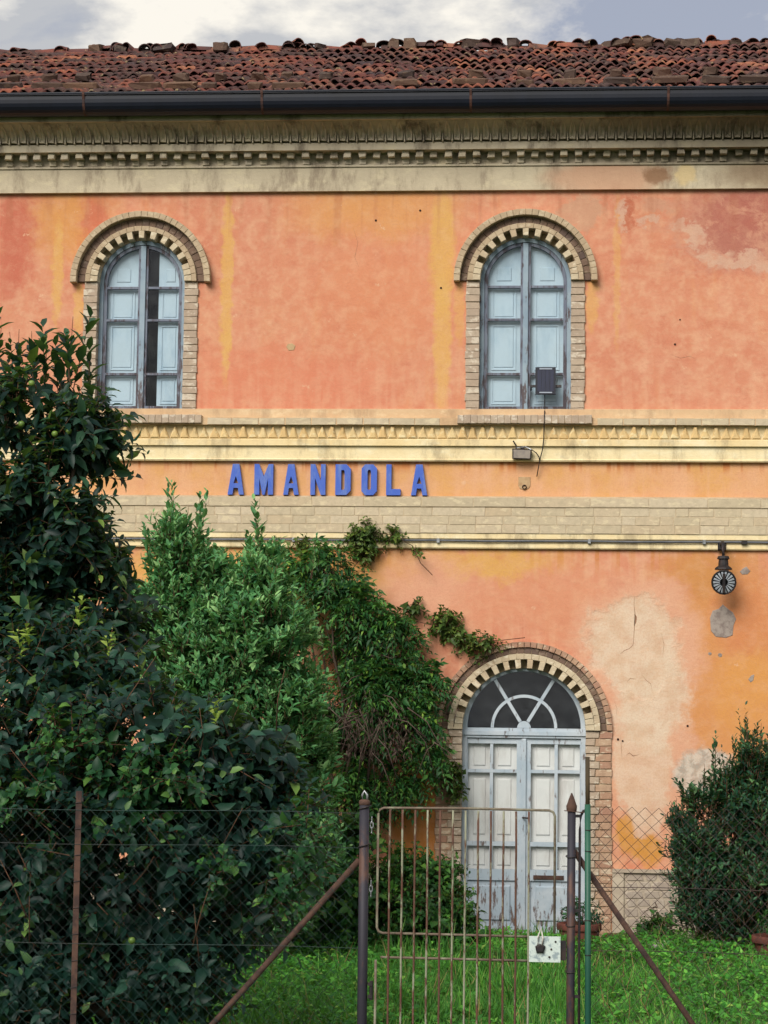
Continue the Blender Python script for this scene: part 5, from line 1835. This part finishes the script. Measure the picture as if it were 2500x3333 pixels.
RSHR = [(3.16, 1.36, 0.20), (3.36, 1.52, 0.16), (3.56, 1.56, 0.22), (3.06, 1.12, 0.24), (3.38, 1.20, 0.28), (3.68, 1.25, 0.32), (3.04, 0.80, 0.24), (3.38, 0.75, 0.30), (3.70, 0.75, 0.34), (3.47, 1.80, 0.11), (3.52, 1.98, 0.07), (2.98, 1.50, 0.10), (2.90, 1.30, 0.10), (2.94, 0.98, 0.14), (3.02, 0.50, 0.20), (3.4, .42, .25), (4.0, 1.3, 0.45), (4.0, 0.8, 0.45), (3.22, 1.64, .07), (3.62, 1.80, .09), (3.78, 1.85, .12)]
RTIP = [(3.5, -1.4, 2.2, .5), (3.44, -1.35, 2.12, .4), (3.56, -1.4, 2.14, .4), (3.12, -1.4, 1.75, .3), (3.18, -1.4, 1.86, .35), (2.9, -1.4, 1.62, .3), (2.85, -1.4, 1.40, .25), (3.3, -1.4, 1.85, .3), (3.75, -1.4, 2.2, .4), (3.82, -1.4, 2.1, .4), (3.28, -1.4, 1.95, .3), (3.08, -1.4, 1.82, .25), (3.0, -1.4, 1.6, .25), (3.68, -1.3, 2.12, .3), (3.48, -1.4, 2.3, .45), (2.95, -1.4, 1.45, .2), (3.45, -1.3, 2.29, .35), (3.60, -1.2, 2.22, .25), (3.17, -1.3, 2.08, .30), (3.37, -1.3, 2.06, .2), (3.54, -1.25, 2.2, .25), (3.70, -1.3, 2.0, .25)]

M['leaf_vine'] = m_leaf("vine_leaf", (26, 66, 44), (44, 94, 52), (78, 130, 62), tip=(120, 164, 70))
M['leaf_young'] = m_leaf("young_leaf", (128, 158, 64), (150, 178, 76), (172, 194, 92), 0.45, 0.35, 0.4, None, 0.1)

# fruit tree behind the fence
tree = plant("fruit_tree", "tall fruit tree with small green fruit at the left edge, before the left window", "tree",
             deep(TREE, -8.3, 1, 0.22), 2300, 9, 0.24, 0.098, 0.040, M['leaf_tree'], M['bark'], (-1.75, -8.3, 0.0), 21, up=0.35, droop=0.16,
             spread=0.95, gap=0.34, trunk_r=0.06, limbs=14, gk=5.5,
             tips=[(-1.36, -8.3, 4.70, .50), (-1.72, -8.3, 4.62, .35), (-1.60, -8.3, 4.60, .35), (-1.52, -8.3, 4.58, .30), (-1.33, -8.4, 4.57, .3), (-1.23, -8.3, 4.43, .3), (-1.44, -8.2, 4.49, .3), (-1.85, -8.3, 4.66, .4)])
FRUIT = [(-1.69, 4.12), (-1.55, 3.98), (-1.34, 3.92), (-1.26, 3.94), (-1.36, 3.14), (-1.77, 3.96), (-1.47, 4.22), (-1.73, 3.62), (-1.22, 3.36)]
fm = MB().lathe([(0.0, -0.020), (0.009, -0.019), (0.018, -0.010), (0.021, 0.002), (0.016, 0.013), (0.007, 0.018), (0.0, 0.015)], 14).mesh("fruit", M['fruit'], True)
for x, z in FRUIT:
    link("fruit", fm, None, tree, (x + 1.70, -0.30 + 0.08 * sin(z * 37), z))

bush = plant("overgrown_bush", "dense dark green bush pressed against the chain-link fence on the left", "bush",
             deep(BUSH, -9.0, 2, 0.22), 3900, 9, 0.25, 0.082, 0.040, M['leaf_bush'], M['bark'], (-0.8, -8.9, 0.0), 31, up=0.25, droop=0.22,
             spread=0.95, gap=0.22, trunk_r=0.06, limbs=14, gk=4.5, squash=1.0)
YOUNG = [(-0.21, 2.26), (-1.35, 2.62), (-1.31, 2.70), (-0.66, 1.98), (-0.84, 2.64), (-1.02, 2.80)]
rng = np.random.default_rng(5)
for i, (x, z) in enumerate(YOUNG):
    st = np.array([[x, -9.42, z - 0.14]] * 2)
    dv = np.array([[0.1, -0.1, 1.0], [-0.1, -0.15, 1.0]])
    P, D, N, LL, WW, tip = foliate(st, dv, 0.19, 7, 0.055, 0.026, rng, 0.7, 0.12)
    link("young_shoot", leaf_mesh("young_shoot", P - np.array((-0.8, -8.9, 0)), D, N, LL, WW, M['leaf_young']), None, bush)
b = MB()
r = random.Random(19)
for i in range(16):
    x, z = r.uniform(-1.4, 0.2), r.uniform(0.8, 2.2)
    dx, dz = r.uniform(-.35, .35), r.uniform(.15, .5)
    yy = r.uniform(-9.50, -9.30)
    b.tube([(x + .8, yy + 8.9, z), (x + .8 + dx * .5 + r.uniform(-.03, .03), yy + 8.88, z + dz * .5), (x + .8 + dx, yy + 8.86, z + dz)], r.uniform(.003, .006), 5, True, .002)
b.build("bare_branches", M['twig'], bush, True)["kind"] = "stuff"
link("fruit", fm, None, bush, (-0.63 + 0.8, -0.72, 0.93))

VINE = [(-0.78, 1.80, 0.20), (-1.05, 2.02, 0.17), (-0.45, 1.88, 0.17), (-0.62, 1.68, 0.17), (-1.3, 1.7, 0.15), (0.30, 1.60, 0.08), (0.33, 1.50, 0.09), (0.30, 1.36, 0.10), (0.2, 1.2, 0.12), (-0.2, 1.3, 0.14)]
plant("climbing_vine", "fresh green vine leaves twining over the dark bush by the fence", "climber",
      deep(VINE, -9.42, 26, 0.06), 330, 8, 0.2, 0.052, 0.036, M['leaf_vine'], M['twig'], (-0.5, -9.4, 0.0), 33, up=0.2, droop=0.25, gap=0.15, trunk_r=0.006, limbs=0)
laurel = plant("laurel_bush", "tall mid green evergreen with upright shoots in front of the brick course", "bush",
               deep(LAUREL, -3.0, 3, 0.25), 7000, 11, 0.20, 0.072, 0.027, M['leaf_laurel'], M['bark'], (-1.0, -3.0, 0.0), 41, up=0.95, droop=0.0,
               spread=0.72, gap=0.10, trunk_r=0.05, limbs=14, tips=LTIP, curl=0.05, gk=4.5)

wist = plant("wisteria", "wisteria with hanging feathery leaves covering the wall left of the door", "climber",
             deep(WIST, -0.32, 4, 0.12), 2300, 13, 0.27, 0.068, 0.026, M['leaf_wisteria'], M['bark'], (-0.35, -0.30, 0.05), 51, up=-0.05, droop=0.45,
             gap=0.28, pinnate=True, trunk_r=0.035, limbs=12, squash=0.75, toward=(0.08, -0.35, 0.1), gk=6.5)
# dry stems hanging in its middle
b = MB()
r = random.Random(9)
for i in range(48):
    x, z = r.gauss(0.02, 0.24), r.gauss(2.22, 0.16)
    y = r.uniform(-0.78, -0.45)
    ln = r.uniform(0.15, 0.55)
    dx = r.gauss(0, .22)
    b.tube([(x + .35, y + .30, z - .05), (x + .35 + dx * .5, y + .28 + r.uniform(-.06, .02), z - .05 - ln * .35 + r.uniform(0, .06)), (x + .35 + dx, y + .28, z - .05 - ln)], r.uniform(.003, .006), 4)
for i in range(26):
    x, z = r.uniform(-0.6, 0.35), r.uniform(1.9, 2.9)
    b.tube([(x + .35, r.uniform(-.2, .15), z), (x + .35 + r.uniform(-.3, .3), r.uniform(-.2, .1), z + r.uniform(-.25, .3)), (x + .35 + r.uniform(-.5, .5), r.uniform(-.1, .1), z + r.uniform(-.5, .4))], r.uniform(.003, .008), 5)
b.build("dry_stems", M['dead'], wist, True)
rng = np.random.default_rng(77)
n = 420
P = np.stack([rng.uniform(-.32, .34, n), rng.uniform(-.75, -.4, n), rng.uniform(1.85, 2.35, n)], 1)
link("withered_leaves", leaf_mesh("withered_leaves", P - np.array((-0.35, -0.30, 0.05)), rng.normal(size=(n, 3)) * .3 + np.array([[0, 0, -1.0]]), rng.normal(size=(n, 3)), rng.uniform(.04, .08, n), rng.uniform(.008, .018, n), M['dead']), None, wist)

creep = plant("creeper", "thin ivy sprigs climbing over the pipe and towards the door arch", "climber",
              deep(SPRIG, -0.10, 5, 0.03), 330, 7, 0.13, 0.050, 0.034, M['leaf_creeper'], M['twig'], (0.1, -0.08, 0.05), 61, up=0.2, droop=0.25,
              gap=0.0, surf=0.5, trunk_r=0.008, limbs=0, squash=0.6)
b = MB()
for pts in ([(0.1, 3.1), (0.35, 3.20), (0.62, 3.14), (0.85, 3.0), (1.18, 3.02), (1.42, 3.05)], [(0.62, 3.14), (0.60, 3.28), (0.66, 3.34)], [(-0.15, 3.8), (-0.17, 4.1), (0.1, 4.06), (0.3, 3.95), (0.38, 3.78), (0.5, 3.66)],
            [(0.5, 1.9), (0.68, 1.78), (0.78, 1.5)], [(-0.4, 3.6), (-0.2, 3.85), (-0.3, 4.02)], [(0.0, 3.2), (0.25, 3.35), (0.36, 3.40)], [(0.85, 3.02), (1.0, 2.92), (1.2, 3.0)]):
    b.tube([(x - 0.1, -0.06 + .08 - .06 * random.random(), z - 0.05) for x, z in pts], 0.004, 5)
b.build("stem", M['twig'], creep, True)

BRAM = [(-0.30, 1.05, 0.26), (-0.55, 0.62, 0.36), (-0.18, 0.62, 0.24), (-0.75, 0.35, 0.32), (-0.05, 1.15, 0.16), (-0.2, 0.3, 0.25)]
plant("bramble", "dark leafy tangle at the foot of the wisteria beside the left gate post", "shrub",
      deep(BRAM, -2.0, 16, 0.2), 1500, 9, 0.22, 0.066, 0.036, M['leaf_wisteria'], M['bark'], (-0.35, -2.0, 0.04), 171, up=0.3, droop=0.2, spread=0.9, gap=0.12, trunk_r=0.02, limbs=6)
plant("weedy_shrub", "low leafy shrub growing at the wall behind the gate", "shrub",
      deep(GATEB, -1.6, 6, 0.2), 1100, 9, 0.20, 0.062, 0.032, M['leaf_low'], M['bark'], (0.45, -1.6, 0.04), 71, up=0.45, droop=0.12, spread=0.9, gap=0.15, trunk_r=0.02, limbs=6)
plant("dark_shrub", "dense dark evergreen shrub with pointed shoots by the right wall", "shrub",
      deep(RSHR, -1.3, 7, 0.15), 6000, 10, 0.20, 0.054, 0.022, M['leaf_right'], M['bark'], (3.4, -1.3, 0.05), 81, up=1.1, droop=0.0, spread=0.66, gap=0.24, trunk_r=0.04, limbs=10, tips=RTIP, curl=0.06, gk=6.0)
plant("low_plant", "small leafy plant beside the white stone, left of the dark shrub", "plant",
      [(2.62, -0.55, 0.20, 0.14), (2.74, -0.50, 0.24, 0.14), (2.52, -0.5, 0.13, 0.09)], 130, 7, 0.13, 0.055, 0.034, M['leaf_low'], M['twig'], (2.65, -0.52, 0.07), 91, up=0.7, trunk_r=0.006, limbs=2)


# ------------------------------------------------------------------ pots and stones
def pot(name, label, x, y, rt, h, plant_args=None, seed=0):
    z = ground_z(x, y)
    o = thing(name, label, "flower pot", (x, y, z))
    rb = rt * 0.74
    MB().lathe([(0.0, 0.0), (rb, 0.0), (rb * 1.02, 0.01), (rt * .93, h * .74), (rt * .93, h * .76), (rt, h * .77), (rt * 1.02, h * .80), (rt * 1.02, h * .97), (rt, h), (rt * .93, h), (rt * .90, h * .86), (0.0, h * .86)], 28).build("pot", M['terracotta'], o, True)
    MB().lathe([(0.0, h * .885), (rt * .5, h * .89), (rt * .90, h * .875)], 20).build("soil", M['soil'], o, True)
    if plant_args:
        bl, n, per, L, Wd, mat = plant_args
        rng = np.random.default_rng(seed)
        seat, out = twigs_in_blobs(bl, n, rng, 0.5)
        P, D, N, LL, WW, tip = foliate(seat, out * .6 + np.array([[0, 0, .6]]), 0.11, per, L, Wd, rng, 0.8, 0.1)
        link("foliage", leaf_mesh("foliage", P, D, N, LL, WW, mat), None, o)
        a = np.repeat(np.array([[0, 0, h * .86]]), len(seat), 0) + rng.normal(size=seat.shape) * np.array([[.04, .04, 0]])
        link("stems", stems_mesh("stems", a, seat, .004, .002, M['twig']), None, o)
    return o


pot("flower_pot", "brown terracotta pot on the grass just right of the door", 1.955, -0.95, 0.205, 0.275, ([(-0.05, 0, .33, .07), (0.06, 0.02, .34, .08), (0.12, 0, .31, .05)], 40, 6, .05, .024, M['leaf_right']), 3)
pot("flower_pot", "large dark red pot under the dark shrub at the right edge", 3.78, -1.75, 0.295, 0.285, ([(-0.12, 0, .36, .10), (0.05, 0.02, .38, .12), (0.15, 0, .35, .1)], 60, 7, .06, .034, M['leaf_low']), 4)
pot("flower_pot", "low terracotta pot sunk in weeds below the stone plinth", 2.33, -0.42, 0.125, 0.13, None, 5)
o = link("white_stone", lump(0.19, 0.14, 0.10, 71, 0.5), M['white_stone'], None, (2.69, -0.80, ground_z(0, -.8) - 0.01))
tag(o, "rough white stone lying in the grass near the plinth", "stone")
for i, (x, y, w) in enumerate(((2.42, -0.62, .11), (2.50, -0.66, .08))):
    o = link("rubble", lump(w, 0.09, 0.06, 80 + i, 0.5), M['plinth_stone'], None, (x, y, ground_z(0, y) - 0.01))
    tag(o, "%s bit of tan rubble in the grass left of the white stone" % ("larger" if i == 0 else "smaller"), "stone")

# ------------------------------------------------------------------ grass and weeds
M['straw'] = m_plain("dry_straw", (172, 156, 104), (128, 112, 74), 9, 0.9, 0.1, 0, 0)


def lawn():
    rng = np.random.default_rng(3)

    def gz(x, y):
        k = np.clip((y + 4.0) / 3.5, 0, 1)
        return 0.075 * k * k * (3 - 2 * k) + 0.03 * np.sin(x * 1.7 + y) * np.cos(y * 1.3 - x * .4) * ((y > -14) & (y < -0.6))
    # tufts
    nt, per = 10400, 13
    tx = rng.uniform(-3.6, 7.2, nt)
    ty = -10.0 + 9.75 * rng.random(nt) ** 0.62
    keep = np.ones(nt, bool)
    tx, ty = tx[keep], ty[keep]
    hh = 0.10 + 0.10 * rng.random(len(tx)) ** 2 + 0.05 * (lumpy(np.stack([tx, ty, tx * 0], 1), 1.6) > 0.1)
    hh *= np.where(ty > -1.0, 0.85, 1.0)
    bare = lumpy(np.stack([tx, ty, tx * 0], 1), 2.1, 5.0)
    hh *= np.where(bare > 0.30, 0.35, 1.0) * np.where(rng.random(len(tx)) > 0.93, 1.7, 1.0)
    x = np.repeat(tx, per) + rng.normal(0, .045, len(tx) * per)
    y = np.repeat(ty, per) + rng.normal(0, .045, len(tx) * per)
    h = np.repeat(hh, per) * rng.uniform(.55, 1.2, len(tx) * per)
    ok = ~((y > -0.05)) & ~((np.abs(x - DCX) < .8) & (y > -0.38))
    x, y, h = x[ok], y[ok], h[ok]
    n = len(x)
    P = np.stack([x, y, gz(x, y) - .01], 1)
    D = np.stack([rng.normal(0, .38, n), rng.normal(0, .38, n), np.ones(n)], 1)
    N = np.stack([rng.normal(0, .6, n), -np.ones(n), rng.normal(0, .3, n)], 1)
    g = link("grass", leaf_mesh("grass", P, D, N, h, np.clip(h * .075, .006, .013), M['grass'], 0.15, 0.28, 0.4))
    tag(g, "ragged green grass covering the ground before the station", "grass", None, "stuff")
    # dry stalks standing in it
    n = 900
    x = rng.uniform(-2.4, 5.0, n)
    y = -10.0 + 9.6 * rng.random(n) ** 0.62
    P = np.stack([x, y, gz(x, y)], 1)
    D = np.stack([rng.normal(0, .3, n), rng.normal(0, .3, n), np.ones(n)], 1)
    st = link("dry_stalks", leaf_mesh("dry_stalks", P, D, rng.normal(size=(n, 3)), rng.uniform(.15, .38, n), rng.uniform(.004, .007, n), M['straw'], 0.1, 0.15, 0.4))
    tag(st, "dry straw-coloured stalks standing in the grass", "stalks", None, "stuff")
    # broad-leaved weeds among it
    nt, per = 5000, 9
    tx = rng.uniform(-3.4, 7.0, nt)
    ty = -10.0 + 9.6 * rng.random(nt) ** 0.62
    x = np.repeat(tx, per) + rng.normal(0, .05, nt * per)
    y = np.repeat(ty, per) + rng.normal(0, .05, nt * per)
    ok = ~((y > -0.1)) & ~((np.abs(x - DCX) < .85) & (y > -0.45))
    x, y = x[ok], y[ok]
    n = len(x)
    tall = 0.09 * (lumpy(np.stack([x, y, x * 0], 1), 1.1, 2.0) > 0.05) + 0.16 * ((x < 0.75) & (y > -7.2) & (y < -2.5)) * rng.random(n)
    P = np.stack([x, y, gz(x, y) + rng.uniform(.03, .10, n) + tall], 1)
    D = np.stack([rng.normal(0, 1, n), rng.normal(0, 1, n), rng.uniform(.0, .7, n)], 1)
    N = np.stack([rng.normal(0, .3, n), rng.normal(-.3, .3, n), np.ones(n)], 1)
    L = rng.uniform(.03, .075, n)
    g = link("weeds", leaf_mesh("weeds", P, D, N, L, L * rng.uniform(.4, .65, n), M['weed'], 0.2, 0.2, 0.5))
    tag(g, "broad-leaved weeds growing through the grass", "weeds", None, "stuff")


lawn()
